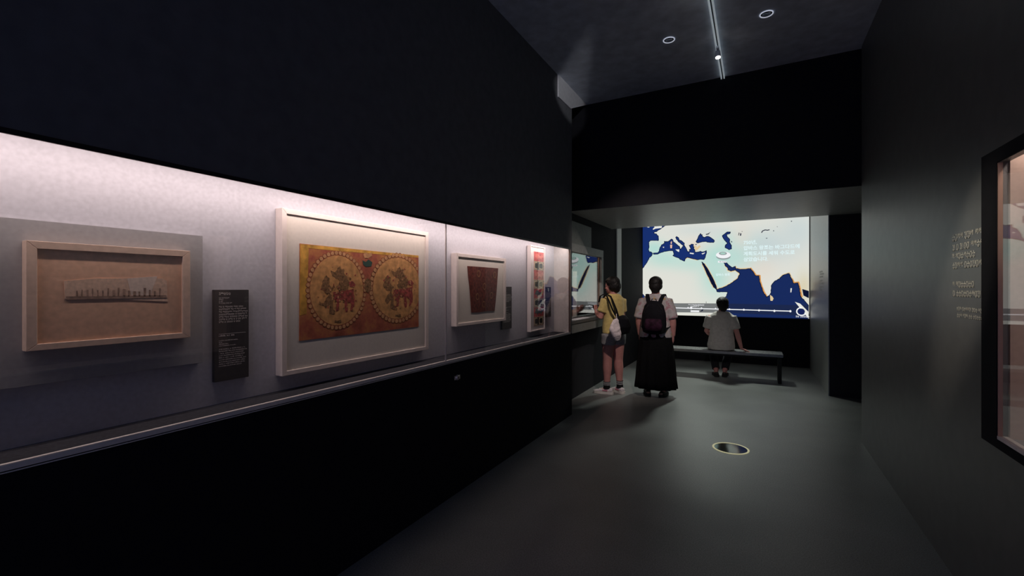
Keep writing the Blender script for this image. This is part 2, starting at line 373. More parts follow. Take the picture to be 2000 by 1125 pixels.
for k in range(17):
    x = 440 + k * 30; h = rg.uniform(28, 52); w = rg.choice((8, 10, 14))
    prism(bm, [Vector((xt + 0.0008, y, z)) for y, z in S1([(x, 530 - h), (x + w, 530 - h), (x + w + rg.uniform(-4, 4), 530), (x, 530)])], OX * 0.0008)
o = link('woven_figures', bm, mat('dark_brown_thread', (0.34, 0.22, 0.165), 0.95, noise=0.4, nscale=60)); o.parent = lin; o.matrix_parent_inverse = lin.matrix_parent_inverse.copy() ; o.matrix_parent_inverse = Matrix.Identity(4)
FIX = [(o, lin)]
bm = prism(NB(), [Vector((xt + 0.0004, y, z)) for y, z in S1([(735, 425), (910, 413), (880, 490), (870, 530), (760, 530)])], OX * 0.0006)
o = link('pale_linen_patch', bm, mat('pale_linen', (0.80, 0.64, 0.54), 0.95, noise=0.1, nscale=90)); FIX.append((o, lin))

# large silk with two roundels
xf2 = -2.065
f2 = frame('framed_textile', 'large cream frame with golden silk showing two beaded roundels', xf2, 0.053,
           bounds([(551, 408), (837.5, 452), (836.8, 681.6), (551, 736)], xf2), bounds([(560.5, 419), (831.4, 459), (832.4, 676.5), (560.5, 725)], xf2), M_CREAM, M_MAT, 0.009)
xt = xf2 - 0.008
S2 = lambda pts: [ey_at(px, py, xt) for px, py in zz(520, 380, 2.961, pts)]
tb = bounds(zz(520, 380, 2.961, [(193, 283), (882, 350), (880, 768), (187, 845)]), xt)
def silk_mat():
    m = bpy.data.materials.new('red_gold_silk'); m.use_nodes = True; nt = m.node_tree; b = nt.nodes['Principled BSDF']
    tc = nt.nodes.new('ShaderNodeTexCoord'); n = nt.nodes.new('ShaderNodeTexNoise'); n.inputs['Scale'].default_value = 9; n.inputs['Detail'].default_value = 8; n.inputs['Roughness'].default_value = 0.7
    nt.links.new(tc.outputs['Object'], n.inputs['Vector'])
    r = nt.nodes.new('ShaderNodeValToRGB'); e = r.color_ramp.elements
    e[0].position = 0.30; e[0].color = (0.25, 0.06, 0.03, 1); e[1].position = 0.66; e[1].color = (0.66, 0.28, 0.08, 1)
    k = e.new(0.48); k.color = (0.50, 0.125, 0.07, 1)
    nt.links.new(n.outputs['Fac'], r.inputs[0]); nt.links.new(r.outputs[0], b.inputs['Base Color']); b.inputs['Roughness'].default_value = 0.75
    return m
M_SILK = silk_mat()
M_GOLD = mat('gold_silk', (0.74, 0.37, 0.14), 0.7, noise=0.30, nscale=28, bump=0.1)
M_GOLDEDGE = mat('bright_gold_silk', (0.80, 0.42, 0.08), 0.7, noise=0.35, nscale=22, bump=0.2)
M_PEARL = mat('pale_bead_thread', (0.70, 0.36, 0.17), 0.8, noise=0.2, nscale=60)
M_BEAST = mat('dark_olive_thread', (0.30, 0.155, 0.07), 0.85, noise=0.6, nscale=70)
M_OUTL = mat('russet_outline_thread', (0.38, 0.12, 0.06), 0.85, noise=0.3, nscale=60)
M_BEASTR = mat('crimson_thread', (0.42, 0.085, 0.07), 0.85, noise=0.6, nscale=60)
silk = rehang(link('silk_panel', prism(NB(), [Vector((xt - 0.001, y, z)) for y, z in [(tb[0], tb[2]), (tb[1], tb[2] + 0.004), (tb[1] - 0.002, tb[3] - 0.004), (tb[0] + 0.003, tb[3])]], OX * 0.002), M_SILK), f2)
FIXP = []
def on_silk(name, bm, m): o = link(name, bm, m); FIXP.append((o, silk)); return o
P3 = lambda pts, dx: [Vector((xt + dx, y, z)) for y, z in pts]
on_silk('gold_border', prism(NB(), P3(S2([(196, 288), (245, 300), (240, 470), (232, 690), (192, 700)]), 0.001), OX * 0.0004), M_GOLDEDGE)
on_silk('gold_border', prism(NB(), P3(S2([(196, 286), (400, 305), (700, 335), (880, 353), (880, 365), (700, 350), (400, 325), (196, 305)]), 0.0012), OX * 0.0004), M_GOLDEDGE)
def roundel(x0, x1, ytop, ybot, xm):
    a = S2([(x0, 550)])[0][0]; b = S2([(x1, 550)])[0][0]
    zt = S2([(xm, ytop)])[0][1]; zb = S2([(xm, ybot)])[0][1]
    cy, cz, ry, rz = (a + b) / 2, (zt + zb) / 2, (b - a) / 2, (zt - zb) / 2
    y1lim = tb[1] - 0.001
    disc = [(min(cy + ry * 0.90 * math.cos(t), y1lim), cz + rz * 0.90 * math.sin(t)) for t in [2 * math.pi * k / 48 for k in range(48)]]
    on_silk('roundel', prism(NB(), P3(disc, 0.001), OX * 0.0005), M_GOLD)
    bm = NB(); dk = NB()
    for k in range(46):
        t = 2 * math.pi * k / 46; yy = cy + ry * 0.965 * math.cos(t); z_ = cz + rz * 0.965 * math.sin(t)
        if yy > y1lim - 0.006: continue
        rr = ry * 0.055
        prism(bm, P3([(yy + rr * math.cos(s), z_ + rr * math.sin(s)) for s in [2 * math.pi * i / 8 for i in range(8)]], 0.0016), OX * 0.0005)
        rr *= 1.35
        prism(dk, P3([(yy + rr * math.cos(s), z_ + rr * math.sin(s)) for s in [2 * math.pi * i / 8 for i in range(8)]], 0.0012), OX * 0.0003)
    on_silk('bead_outline', dk, M_OUTL); on_silk('bead_ring', bm, M_PEARL)
    return cy, cz, ry, rz
c1 = roundel(232, 575, 328, 780, 390); c2 = roundel(598, 905, 343, 740, 745)
BEAST = [  # winged horse rider figure, unit circle coordinates of the roundel
    (M_BEAST, [(-0.12, 0.50), (-0.02, 0.62), (0.06, 0.70), (0.10, 0.60), (0.22, 0.62), (0.20, 0.48), (0.34, 0.36), (0.44, 0.20), (0.36, 0.02), (0.46, -0.06), (0.20, -0.10), (0.02, -0.04), (-0.06, 0.10), (0.04, 0.24), (-0.04, 0.34), (-0.20, 0.40), (-0.30, 0.56)]),
    (M_BEAST, [(-0.56, 0.26), (-0.44, 0.40), (-0.30, 0.34), (-0.34, 0.18), (-0.22, 0.02), (-0.30, -0.10), (-0.50, -0.06), (-0.60, 0.06)]),
    (M_BEASTR, [(-0.20, -0.06), (0.30, -0.02), (0.58, 0.06), (0.62, -0.18), (0.60, -0.46), (0.52, -0.62), (0.46, -0.60), (0.48, -0.36), (0.34, -0.30), (0.36, -0.60), (0.26, -0.62), (0.24, -0.30), (0.04, -0.28), (0.02, -0.58), (-0.08, -0.60), (-0.06, -0.28), (-0.20, -0.20)]),
    (M_BEASTR, [(0.40, 0.24), (0.56, 0.26), (0.66, 0.16), (0.60, 0.08), (0.44, 0.10)]),
    (M_BEAST, [(-0.44, -0.20), (-0.30, -0.10), (-0.18, -0.24), (-0.20, -0.52), (-0.10, -0.58), (-0.14, -0.66), (-0.32, -0.62), (-0.30, -0.36), (-0.46, -0.50), (-0.52, -0.40)]),
    (M_BEAST, [(-0.12, -0.90), (0.10, -0.90), (0.10, -0.84), (-0.12, -0.84)])]
for cy_, cz_, ry_, rz_ in (c1, c2):
    for k, (mm, pts) in enumerate(BEAST):
        pp = [(min(cy_ + a * ry_ * 0.92, tb[1] - 0.002), cz_ + b * rz_ * 0.92) for a, b in pts]
        rj = random.Random(k + 3); q = []
        for (a, b), (c, d) in zip(pp, pp[1:] + pp[:1]):
            for t in (0, 0.33, 0.66): q.append((min(a + (c - a) * t + rj.uniform(-1, 1) * 0.0035, tb[1] - 0.002), b + (d - b) * t + rj.uniform(-1, 1) * 0.0035))
        pp = q
        on_silk('woven_figure', prism(NB(), P3(pp, 0.0015 + 0.0001 * k), OX * 0.0004), mm)
rj = random.Random(8)
for cy_, cz_, ry_, rz_ in (c1, c2):
    for mm, cnt in ((M_BEAST, 46), (M_BEASTR, 22), (M_PEARL, 34)):
        bm = NB()
        for _ in range(cnt):
            a = rj.gauss(0.05, 0.30); b = rj.gauss(-0.02, 0.32)
            if a * a + b * b > 0.58: continue
            y_, z_ = cy_ + a * ry_, cz_ + b * rz_; w_ = rj.uniform(0.003, 0.009)
            if y_ + w_ > tb[1] - 0.002: continue
            prism(bm, P3([(y_ + w_ * rj.uniform(0.5, 1) * math.cos(t), z_ + w_ * rj.uniform(0.5, 1.2) * math.sin(t)) for t in [2 * math.pi * i / 6 for i in range(6)]], 0.0017), OX * 0.0008)
        tag(on_silk('woven_flecks', bm, mm), kind='stuff')
for pts, mm in (([(555, 380), (575, 390), (590, 375), (612, 392), (606, 415), (575, 418), (560, 405)], mat('teal_thread', (0.05, 0.10, 0.08), 0.85)),
                ([(560, 345), (575, 335), (590, 345), (605, 335), (612, 352), (590, 368), (566, 366)], M_PEARL),
                ([(568, 500), (585, 480), (604, 500), (606, 545), (586, 570), (566, 545)], M_BEAST)):
    on_silk('woven_flower', prism(NB(), P3(S2(pts), 0.0018), OX * 0.0004), mm)

# small frame with tapered fragment
f3 = frame('framed_textile', 'square cream frame with tapering maroon textile fragment', xf2, 0.053,
           bounds([(891.6, 494.7), (988.7, 504.6), (988.2, 626), (891.6, 637.8)], xf2), bounds([(895.8, 501), (985.7, 511), (985.2, 620.4), (895.3, 632.8)], xf2), M_CREAM, M_MAT, 0.009)
S3 = lambda pts: [ey_at(px, py, xt) for px, py in zz(860, 420, 4.0175, pts)]
frag = rehang(patch('textile_fragment', S3([(212, 400), (290, 405), (380, 412), (453, 418), (446, 520), (440, 600), (432, 690), (425, 752), (350, 756), (300, 764), (243, 766), (236, 660), (228, 560), (218, 480)]), xt - 0.001, mat('maroon_wool', (0.17, 0.042, 0.032), 0.95, noise=0.5, nscale=40, bump=0.3), None, 0.003), f3)
M_OCH = mat('ochre_thread', (0.30, 0.14, 0.07), 0.95, noise=0.3, nscale=60)
for cx_, cy_ in ((300, 460), (425, 470), (345, 560), (290, 640), (400, 630), (340, 700)):
    c = S3([(cx_, cy_)])[0]; r1, r2 = 0.030, 0.021; bm = NB(); k_ = 20
    rr = [[bm.verts.new((xt + dx, c[0] + q * math.cos(2 * math.pi * i / k_) * 0.9, c[1] + q * math.sin(2 * math.pi * i / k_))) for i in range(k_)] for q, dx in ((r1, 0.0018), (r1, 0.0028), (r2, 0.0028), (r2, 0.0018))]
    for p_, q_ in zip(rr, rr[1:] + rr[:1]):
        for i in range(k_): bm.faces.new((p_[i], p_[(i + 1) % k_], q_[(i + 1) % k_], q_[i]))
    o = link('woven_ring', bm, M_OCH); FIXP.append((o, frag))

# tall narrow frame with a strip of repeated motifs
of4 = bounds([(1036.9, 479.3), (1066, 483.5), (1063.6, 643), (1036.9, 648.7)], xf2)
in4 = (of4[0] + 0.012, of4[1] - 0.012, of4[2] + 0.012, of4[3] - 0.012)
f4 = frame('framed_textile', 'tall narrow white frame with strip of red and black motifs', xf2, 0.045, of4, in4, mat('white_frame_wood', (0.86, 0.76, 0.74), 0.55), mat('white_mount_board', (0.86, 0.78, 0.76), 0.9, noise=0.03, nscale=60), 0.010)
xt4 = xf2 - 0.009
s4 = bounds([(1043.3, 490.6), (1062.2, 494.5), (1061, 632.5), (1042.5, 639)], xt4)
strip = rehang(boxo('textile_strip', (xt4 - 0.002, xt4 + 0.001, *s4), mat('red_silk', (0.62, 0.10, 0.10), 0.85, noise=0.45, nscale=30, bump=0.1)), f4)
M_CRM = mat('cream_thread', (0.80, 0.62, 0.42), 0.9); M_BLK = mat('black_thread', (0.02, 0.018, 0.016), 0.9); M_TEAL2 = mat('slate_thread', (0.16, 0.17, 0.17), 0.9, noise=0.3, nscale=40); M_PINK = mat('salmon_thread', (0.82, 0.22, 0.18), 0.9, noise=0.3, nscale=40)
w4 = s4[1] - s4[0]; h4 = (s4[3] - s4[2]) / 8
for i in range(8):
    zc = s4[3] - (i + 0.5) * h4; yc = (s4[0] + s4[1]) / 2
    def pq(pts, dx): return [Vector((xt4 + dx, yc + a * w4 * 0.5, zc + b * h4 * 0.5)) for a, b in pts]
    if i % 2:
        base = NB(); prism(base, pq([(-1, -0.95), (1, -0.95), (1, 0.95), (-1, 0.95)], 0.001), OX * 0.0003)
        o = link('motif_ground', base, M_BLK); FIXP.append((o, strip))
        bm = NB()
        for c in (-0.55, 0.45, 1.25):
            for k in range(12):
                t0, t1 = R(60 + k * 20), R(80 + k * 20)
                for ro, ri in ((0.50, 0.36),):
                    q = [(c + ro * math.cos(t) * 0.9, 1.7 * r_ * math.sin(t)) for r_, t in ()]
                    pts = [(c + ro * math.cos(t0), 1.6 * ro * math.sin(t0)), (c + ro * math.cos(t1), 1.6 * ro * math.sin(t1)), (c + ri * math.cos(t1), 1.6 * ri * math.sin(t1)), (c + ri * math.cos(t0), 1.6 * ri * math.sin(t0))]
                    if all(-1.0 <= p[0] <= 1.0 for p in pts): prism(bm, pq(pts, 0.0013), OX * 0.0004)
        for a in (-0.98, -0.02, 0.72): prism(bm, pq([(a, -0.8), (a + 0.16, -0.8), (a + 0.16, 0.8), (a, 0.8)], 0.0013), OX * 0.0004)
        for b in (-0.95, 0.85): prism(bm, pq([(-1, b), (1, b), (1, b + 0.1), (-1, b + 0.1)], 0.0013), OX * 0.0004)
    else:
        bm = NB()
        prism(bm, pq([(-0.85, -0.2), (-0.6, 0.6), (-0.2, 0.7), (0.1, 0.2), (0.5, 0.3), (0.8, 0.8), (0.9, 0.1), (0.6, -0.3), (0.6, -0.8), (0.4, -0.4), (-0.1, -0.3), (-0.3, -0.8), (-0.45, -0.3)], 0.0012), OX * 0.0004)
    o = link('motif', bm, M_CRM if i % 2 else (M_PINK if i in (0, 2) else M_TEAL2)); FIXP.append((o, strip))

# ------------------------------------------------------------------ text labels in the case
M_LABEL = mat('dark_label_board', (0.055, 0.05, 0.052), 0.8, noise=0.1, nscale=50)
M_PRINT = mat('white_print', (0.86, 0.80, 0.76), 0.8)
def label_board(y0, y1, z0, z1, label, lines, x=-2.10):
    r = tag(empty('text_label', (XBK, (y0 + y1) / 2, z0)), label, 'label', 'text labels in the wall case')
    rehang(boxo('board', (XBK, x, y0, y1, z0, z1), M_LABEL, None, 0.001), r)
    bm = NB(); rg = random.Random(int(y0 * 100))
    W, H = y1 - y0, z1 - z0
    for v, w, h, syl in lines:
        stroke_glyphs(bm, Vector((x, y0 + W * 0.12, z1 - H * v)), Vector((0, 1, 0)), Vector((0, 0, 1)), OX * 0.0006, W * w, H * h, syl, rg)
    tag(rehang(link('print', bm, M_PRINT), r), kind='stuff')
    rehang(boxo('rule', (x, x + 0.0006, y0 + W * 0.12, y1 - W * 0.1, z1 - H * 0.485, z1 - H * 0.482), M_PRINT), r)
    return r
LINES = [(0.055, 0.32, 0.026, True)] + [(0.095 + 0.019 * i, w, 0.012, True) for i, w in enumerate((0.30, 0.12, 0.12, 0.36))] \
      + [(0.195 + 0.0275 * i, w, 0.017, True) for i, w in enumerate((0.74, 0.78, 0.88, 0.84, 0.82, 0.80, 0.60))] \
      + [(0.51, 0.44, 0.02, False)] + [(0.56 + 0.019 * i, w, 0.012, False) for i, w in enumerate((0.55, 0.1, 0.28, 0.5))] \
      + [(0.655 + 0.023 * i, w, 0.014, False) for i, w in enumerate((0.78, 0.84, 0.72, 0.76, 0.70, 0.80, 0.78, 0.76, 0.66))]
l1 = bounds([(419, 566), (486, 566), (486, 735), (419, 748)], -2.10)
label_board(*l1, 'dark text label between the tan frame and the roundel frame', LINES)
l3 = bounds([(981, 560), (1000, 560), (999, 640), (981, 645)], -2.10)
label_board(*l3, 'narrow dark text label right of the maroon fragment frame', LINES)
l4 = bounds([(1060, 560), (1077, 561), (1075, 618), (1060, 621)], -2.10)
label_board(*l4, 'dark text label right of the tall narrow frame', LINES)

# ------------------------------------------------------------------ far wall case (left, beyond the corner)
M_GREYF = mat('grey_case_frame', (0.42, 0.44, 0.43), 0.6, noise=0.1, nscale=25, bump=0.03)
fc = tag(empty('recessed_display_case', (XF, 6.1, 0.9)), 'grey framed wall case mirroring the map, beyond the corner', 'display case')
def fpart(name, b, m, bevel=0.0): return rehang(boxo(name, b, m, None, bevel), fc)
XG = XF
fpart('fascia', (XG, XG + 0.02, 5.02, 6.43, 2.10, 2.40), mat('grey_fascia', (0.30, 0.33, 0.32), 0.7, noise=0.08, nscale=20))
fpart('frame_rail', (XG - 0.02, XG + 0.03, 5.02, 7.0, 1.985, 2.098), M_GREYF, 0.002)
fpart('frame_stile', (XG - 0.02, XG + 0.03, 6.90, 7.0, 1.10, 1.983), M_GREYF, 0.002)
fpart('frame_stile', (XG - 0.02, XG + 0.03, 5.02, 5.30, 1.10, 1.983), M_GREYF, 0.002)
fpart('inner_edge', (XG - 0.016, XG - 0.004, 6.875, 6.899, 1.10, 1.983), mat('copper_edge', (0.55, 0.35, 0.26), 0.4, metal=0.4))
fpart('glass_pane', (XG - 0.014, XG - 0.006, 5.302, 6.874, 1.10, 1.983), M_MGLASS)
fpart('ledge', (XG - 0.02, XG + 0.17, 5.02, 6.98, 1.045, 1.085), mat('dark_ledge', (0.10, 0.105, 0.105), 0.5, noise=0.1, nscale=30), 0.003)
fpart('apron', (XG, XG + 0.16, 5.02, 6.96, 0.93, 1.044), mat('apron_grey', (0.20, 0.21, 0.20), 0.7, noise=0.1, nscale=30))
fpart('case_floor', (-2.68, XG - 0.02, 5.302, 6.9, 0.99, 1.05), M_CASEFLOOR)
fpart('back_panel', (-2.70, -2.68, 5.302, 6.95, 0.99, 2.09), mat('dark_case_back', (0.05, 0.05, 0.055), 0.9))
tag(boxo('exhibit_panel', (-2.52, -2.47, 6.60, 6.66, 1.052, 1.76), M_WHITE, None, 0.002), 'white upright panel inside the grey framed case', 'panel')
bm = NB(); box(bm, XG + 0.03, XG + 0.14, 5.42, 6.02, 1.0855, 1.089)
ls = tag(empty('ledge_sheet', (XG + 0.08, 5.7, 1.085)), 'white text sheet lying on the dark ledge of the grey case', 'sheet')
rehang(link('paper', bm, mat('white_paper', (0.85, 0.86, 0.92), 0.7)), ls)
bm = NB()
for c in (5.45, 5.74):
    for i in range(7):
        stroke_glyphs(bm, Vector((XG + 0.132 - i * 0.014 - 0.008, c, 1.0895)), Vector((0, 1, 0)), Vector((-1, 0, 0)), Vector((0, 0, 0.0003)), 0.22, 0.008, True)
rehang(link('print', bm, mat('grey_print', (0.25, 0.25, 0.3), 0.8)), ls)

# ------------------------------------------------------------------ right wall case and wall lettering
rc = tag(empty('side_display_case', (XR, 1.75, RZ0)), 'black framed lit wall case cut off at the right edge', 'display case')
def rpart(name, b, m, bevel=0.0): return rehang(boxo(name, b, m, None, bevel), rc)
M_RBACK = mat('rosy_case_back', (0.42, 0.38, 0.39), 0.9, noise=0.08, nscale=50, bump=0.06)
rpart('back_panel', (1.24, 1.26, RY0, RY1, RZ0, 2.19), M_RBACK)
rpart('end_panel', (XR + 0.03, 1.24, RY1 - 0.016, RY1, RZ0, 2.19), mat('peach_end_panel', (0.66, 0.50, 0.42), 0.85, noise=0.06, nscale=50))
rpart('end_panel', (XR + 0.03, 1.24, RY0, RY0 + 0.016, RZ0, 2.19), MATS['peach_end_panel'])
rpart('case_floor', (XR + 0.03, 1.24, RY0 + 0.016, RY1 - 0.016, RZ0, RZ0 + 0.008), M_RBACK)
rpart('sill', (XR - 0.004, XR + 0.03, RY0, RY1, RZ0 - 0.002, RZ0 + 0.012), M_METAL)
rpart('glass_pane', (XR + 0.004, XR + 0.012, RY0, RY1, RZ0 + 0.012, RZ1 + 0.004), M_GLASS)
rpart('frame_stile', (XR - 0.006, XR, RY1, RY1 + 0.145, RZ0 - 0.04, RZ1 + 0.06), M_BLACKW)
rpart('frame_rail', (XR - 0.006, XR, RY0, RY1, RZ1 + 0.002, RZ1 + 0.06), M_BLACKW)
rpart('frame_rail', (XR - 0.006, XR, RY0, RY1, RZ0 - 0.04, RZ0 - 0.004), M_BLACKW)
rpart('edge_bead', (XR - 0.003, XR + 0.012, RY1 - 0.006, RY1 - 0.001, RZ0 + 0.012, RZ1), MATS['copper_edge'])
rg = random.Random(5)
wl = tag(empty('wall_lettering', (XR, 3.0, 1.36)), 'cream lettering in eight lines on the right wall', 'lettering')
M_VIN = mat('cream_vinyl', (0.98, 0.94, 0.80), 0.40, spec=0.8); M_VIN2 = mat('pale_vinyl', (0.88, 0.88, 0.82), 0.6)
for z, w, h, y in ((1.758, 0.40, 0.036, 3.155), (1.707, 0.38, 0.034, 3.15), (1.661, 0.29, 0.034, 3.155), (1.614, 0.36, 0.034, 3.15), (1.517, 0.25, 0.032, 3.15), (1.471, 0.35, 0.032, 3.145), (1.395, 0.29, 0.021, 3.095), (1.362, 0.29, 0.021, 3.09)):
    bm = NB(); stroke_glyphs(bm, Vector((XR, y, z - h * 0.5)), Vector((0, -1, 0)), Vector((0, 0, 1)), Vector((-0.0012, 0, 0)), min(w, y - 2.80), h, True, rg)
    tag(rehang(link('text_line', bm, M_VIN), wl), kind='stuff')
wl = tag(empty('wall_lettering', (XSIDE, 8.3, 1.46)), 'faint pale lettering on the grey wall right of the map', 'lettering')
for i, z in enumerate((1.74, 1.70, 1.66, 1.60, 1.56, 1.50, 1.46)):
    bm = NB(); stroke_glyphs(bm, Vector((XSIDE, 8.55, z)), Vector((0, -1, 0)), Vector((0, 0, 1)), Vector((-0.0012, 0, 0)), (0.4, 0.5, 0.45)[i % 3], 0.024, True, rg)
    tag(rehang(link('text_line', bm, M_VIN2), wl), kind='stuff')

# ------------------------------------------------------------------ the map projection
scr = tag(empty('map_screen', (-0.7, YS, 0.93)), 'large bright screen with map from Europe to India', 'screen')
SX0 = hit(1248, 560, 'y', YS).x; SX1 = XSIDE - 0.014; SZ0 = 0.925; SZ1 = 2.98
YF = YS - 0.03
OYV = Vector((0, -1, 0))
z5 = (1200, 400, 4.326); zA = (1240, 425, 11.111); zB = (1400, 420, 8.333); zC = (1320, 520, 6.25)
def SP(zoom, pts, d=0.0):
    ox, oy, s = zoom
    out = []
    for a, b in pts:
        p = hit(ox + a / s, oy + b / s, 'y', YF); p.x = min(max(p.x, SX0), SX1); p.z = min(max(p.z, SZ0), SZ1); p.y = YF - d; out.append(p)
    return out
def sprite(name, polys, m, d, parent=None):
    bm = NB()
    for pts in polys:
        vs_ = [bm.verts.new(p + OYV * d) for p in pts]
        try:
            f = bm.faces.new(vs_); f.normal_update()
            if len(vs_) > 4: bmesh.ops.triangulate(bm, faces=[f])
        except ValueError: pass
    o = link(name, bm, m); rehang(o, scr); return o
rehang(boxo('screen_body', (SX0, SX1, YF + 0.0005, YS - 0.001, SZ0, SZ1), M_DARKMETAL), scr)
rehang(boxo('screen_edge', (SX1, SX1 + 0.012, YF - 0.002, YS - 0.001, SZ0 - 0.01, SZ1), M_DARKMETAL), scr)
# land: a picture grid with its printed tints
cream = Vector((0.80, 0.80, 0.73)); teal = Vector((0.50, 0.77, 0.70)); blue = Vector((0.60, 0.70, 0.71)); rose = Vector((0.84, 0.72, 0.62)); tan = Vector((0.74, 0.66, 0.44))
BL = [(1278, 485, 26, 18, teal, 1.0), (1300, 508, 40, 18, teal, 0.9), (1345, 515, 45, 18, teal, 0.7), (1395, 545, 32, 40, teal, 0.95), (1405, 500, 40, 24, teal, 1.0), (1445, 500, 40, 26, teal, 0.8), (1475, 480, 30, 22, teal, 0.6),
      (1420, 470, 25, 20, teal, 0.6), (1500, 480, 60, 36, blue, 0.9), (1560, 450, 40, 40, blue, 0.7), (1370, 450, 60, 14, blue, 0.5), (1355, 480, 14, 14, rose, 0.8), (1490, 525, 30, 26, rose, 0.45), (1450, 460, 20, 24, rose, 0.35), (1300, 560, 50, 40, cream, 0.9), (1570, 560, 16, 30, tan, 0.8), (1330, 590, 60, 30, cream, 0.6)]
bm = NB(); NX, NZ = 90, 56
cl = bm.loops.layers.float_color.new('tint')
grid = [[bm.verts.new((SX0 + (SX1 - SX0) * i / NX, YF - 0.0002, SZ0 + (SZ1 - SZ0) * j / NZ)) for i in range(NX + 1)] for j in range(NZ + 1)]
def tint(p):
    d = Vector((p.x, p.y, p.z - EYE)); f = d.y * COS - d.x * SIN; px = CX + F_PX * (d.x * COS + d.y * SIN) / f; py = CY - F_PX * d.z / f
    c = cream.copy()
    for bx, by, rx, ry, col, w in BL:
        q = ((px - bx) / rx) ** 2 + ((py - by) / ry) ** 2
        c = c.lerp(col, w * math.exp(-q * 1.1))
    return c
tints = {}
for j in range(NZ):
    for i in range(NX):
        f = bm.faces.new((grid[j][i], grid[j][i + 1], grid[j + 1][i + 1], grid[j + 1][i]))
        for l in f.loops:
            k = l.vert
            if k not in tints: tints[k] = tint(k.co)
            l[cl] = (*tints[k], 1)
rehang(link('map_land', bm, screen_mat('map_land', (1, 1, 1), 'tint')), scr)
M_SEA = screen_mat('map_sea', (0.009, 0.030, 0.165)); M_SEAD = screen_mat('map_deep_sea', (0.008, 0.016, 0.10))
M_COAST = screen_mat('map_coast_glow', (0.72, 0.34, 0.10)); M_COASTL = screen_mat('map_coast_pale', (0.80, 0.62, 0.36)); M_SHORE = screen_mat('map_shore_line', (0.003, 0.006, 0.03))
M_LANDW = screen_mat('map_island', (0.86, 0.86, 0.80)); M_ISLR = screen_mat('map_island_rose', (0.85, 0.55, 0.42)); M_TXT = screen_mat('map_text', (0.80, 0.98, 1.0)); M_WHT = screen_mat('map_white', (0.96, 0.97, 1.0))
M_BAR = screen_mat('map_timeline_bar', (0.19, 0.20, 0.20)); M_BAR2 = screen_mat('map_timeline_bar_sea', (0.035, 0.045, 0.10)); M_GREY = screen_mat('map_grey_mark', (0.30, 0.36, 0.36))
med = [(400,770),(495,765),(530,720),(545,650),(580,590),(640,560),(640,515),(720,520),(790,465),(820,480),(830,520),(900,575),(965,625),(975,660),(985,690),(1010,665),(1030,640),(1052,612),(1010,580),(955,535),(900,470),(885,430),(905,410),(940,430),(970,490),(1020,510),(1075,555),(1070,600),(1110,660),(1135,730),(1165,745),(1190,730),(1182,690),(1220,680),(1190,625),(1180,600),(1213,605),(1215,580),(1270,580),(1265,620),(1285,640),(1275,670),(1300,700),(1305,750),(1340,750),(1400,740),(1420,730),(1450,745),(1500,740),(1550,715),(1555,760),(1530,850),(1500,910),(1410,905),(1350,915),(1230,885),(1180,870),(1140,860),(1095,890),(1080,945),(985,910),(960,880),(850,840),(825,825),(850,790),(835,740),(815,715),(740,720),(640,735),(540,770),(490,795),(405,795)]
atl = SP(zA, [(60,-400),(900,-400),(640,185),(600,215),(545,255),(500,275),(480,300),(415,320),(420,345),(470,355),(510,400),(510,500),(330,500),(300,530),(310,640),(295,700),(310,745),(350,745),(385,780),(370,820),(310,870),(270,960),(230,1020),(160,1111)]) + SP(z5, [(215,585),(205,620),(208,680),(220,730),(265,785),(330,835),(330,1000),(195,1000)])
black = [(1340,500),(1370,440),(1390,390),(1425,345),(1440,375),(1460,370),(1460,400),(1500,430),(1580,405),(1640,430),(1710,480),(1725,510),(1705,540),(1600,535),(1520,520),(1460,525),(1380,550),(1345,545),(1325,515)]
casp = [(90,335),(125,310),(170,275),(220,275),(215,300),(160,315),(165,345),(210,395),(205,440),(240,500),(240,550),(200,565),(135,530),(140,490),(175,460),(140,420),(105,375)]
red = [(738,483),(760,500),(790,545),(820,600),(845,650),(862,695),(862,715),(838,695),(812,645),(790,600),(768,550),(745,502)]
ind = [(925,490),(948,488),(965,508),(1000,530),(1022,520),(1028,540),(1075,545),(1150,540),(1175,570),(1195,600),(1222,600),(1225,640),(1240,690),(1260,740),(1285,780),(1310,765),(1325,740),(1325,685),(1350,650),(1395,625),(1425,595),(1475,580),(1500,630),(1515,665),(1550,660),(1560,700),(1570,745),(1575,775),(1600,800),(1640,850),(1640,1000),(885,1000),(885,845),(915,800),(945,775),(957,738),(900,735),(868,735),(862,715),(900,705),(950,685),(1000,655),(1045,620),(1060,580),(1040,565),(1020,550),(1005,555),(985,560),(960,550),(955,530),(935,510)]
thai = [(1590,715),(1640,730),(1640,785),(1600,765)]
def jag(pts, n=3, amp=0.006, seed=1):
    """break traced coast lines into small irregular steps"""
    rg = random.Random(seed); out = []
    for a, b in zip(pts, pts[1:] + pts[:1]):
        out.append(a); L_ = (b - a).length
        k = min(n, int(L_ / 0.03))
        for i in range(1, k + 1):
            p = a.lerp(b, i / (k + 1)); p = p + Vector((rg.uniform(-1, 1), 0, rg.uniform(-1, 1))) * min(amp, L_ * 0.15); p.x = min(max(p.x, SX0), SX1); p.z = min(max(p.z, SZ0), SZ1); out.append(p)
    return out
seas = [(jag(atl, 3, 0.006, 2), M_SEA), (jag(SP(zA, med), 2, 0.004, 3), M_SEA), (jag(SP(zA, black), 2, 0.004, 4), M_SEA), (jag(SP(zB, casp), 2, 0.004, 5), M_SEA), (jag(SP(z5, red), 2, 0.004, 6), M_SHORE), (jag(SP(z5, ind), 3, 0.006, 7), screen_mat('map_indian_sea', (0.009, 0.024, 0.115))), (SP(z5, thai), M_SHORE)]
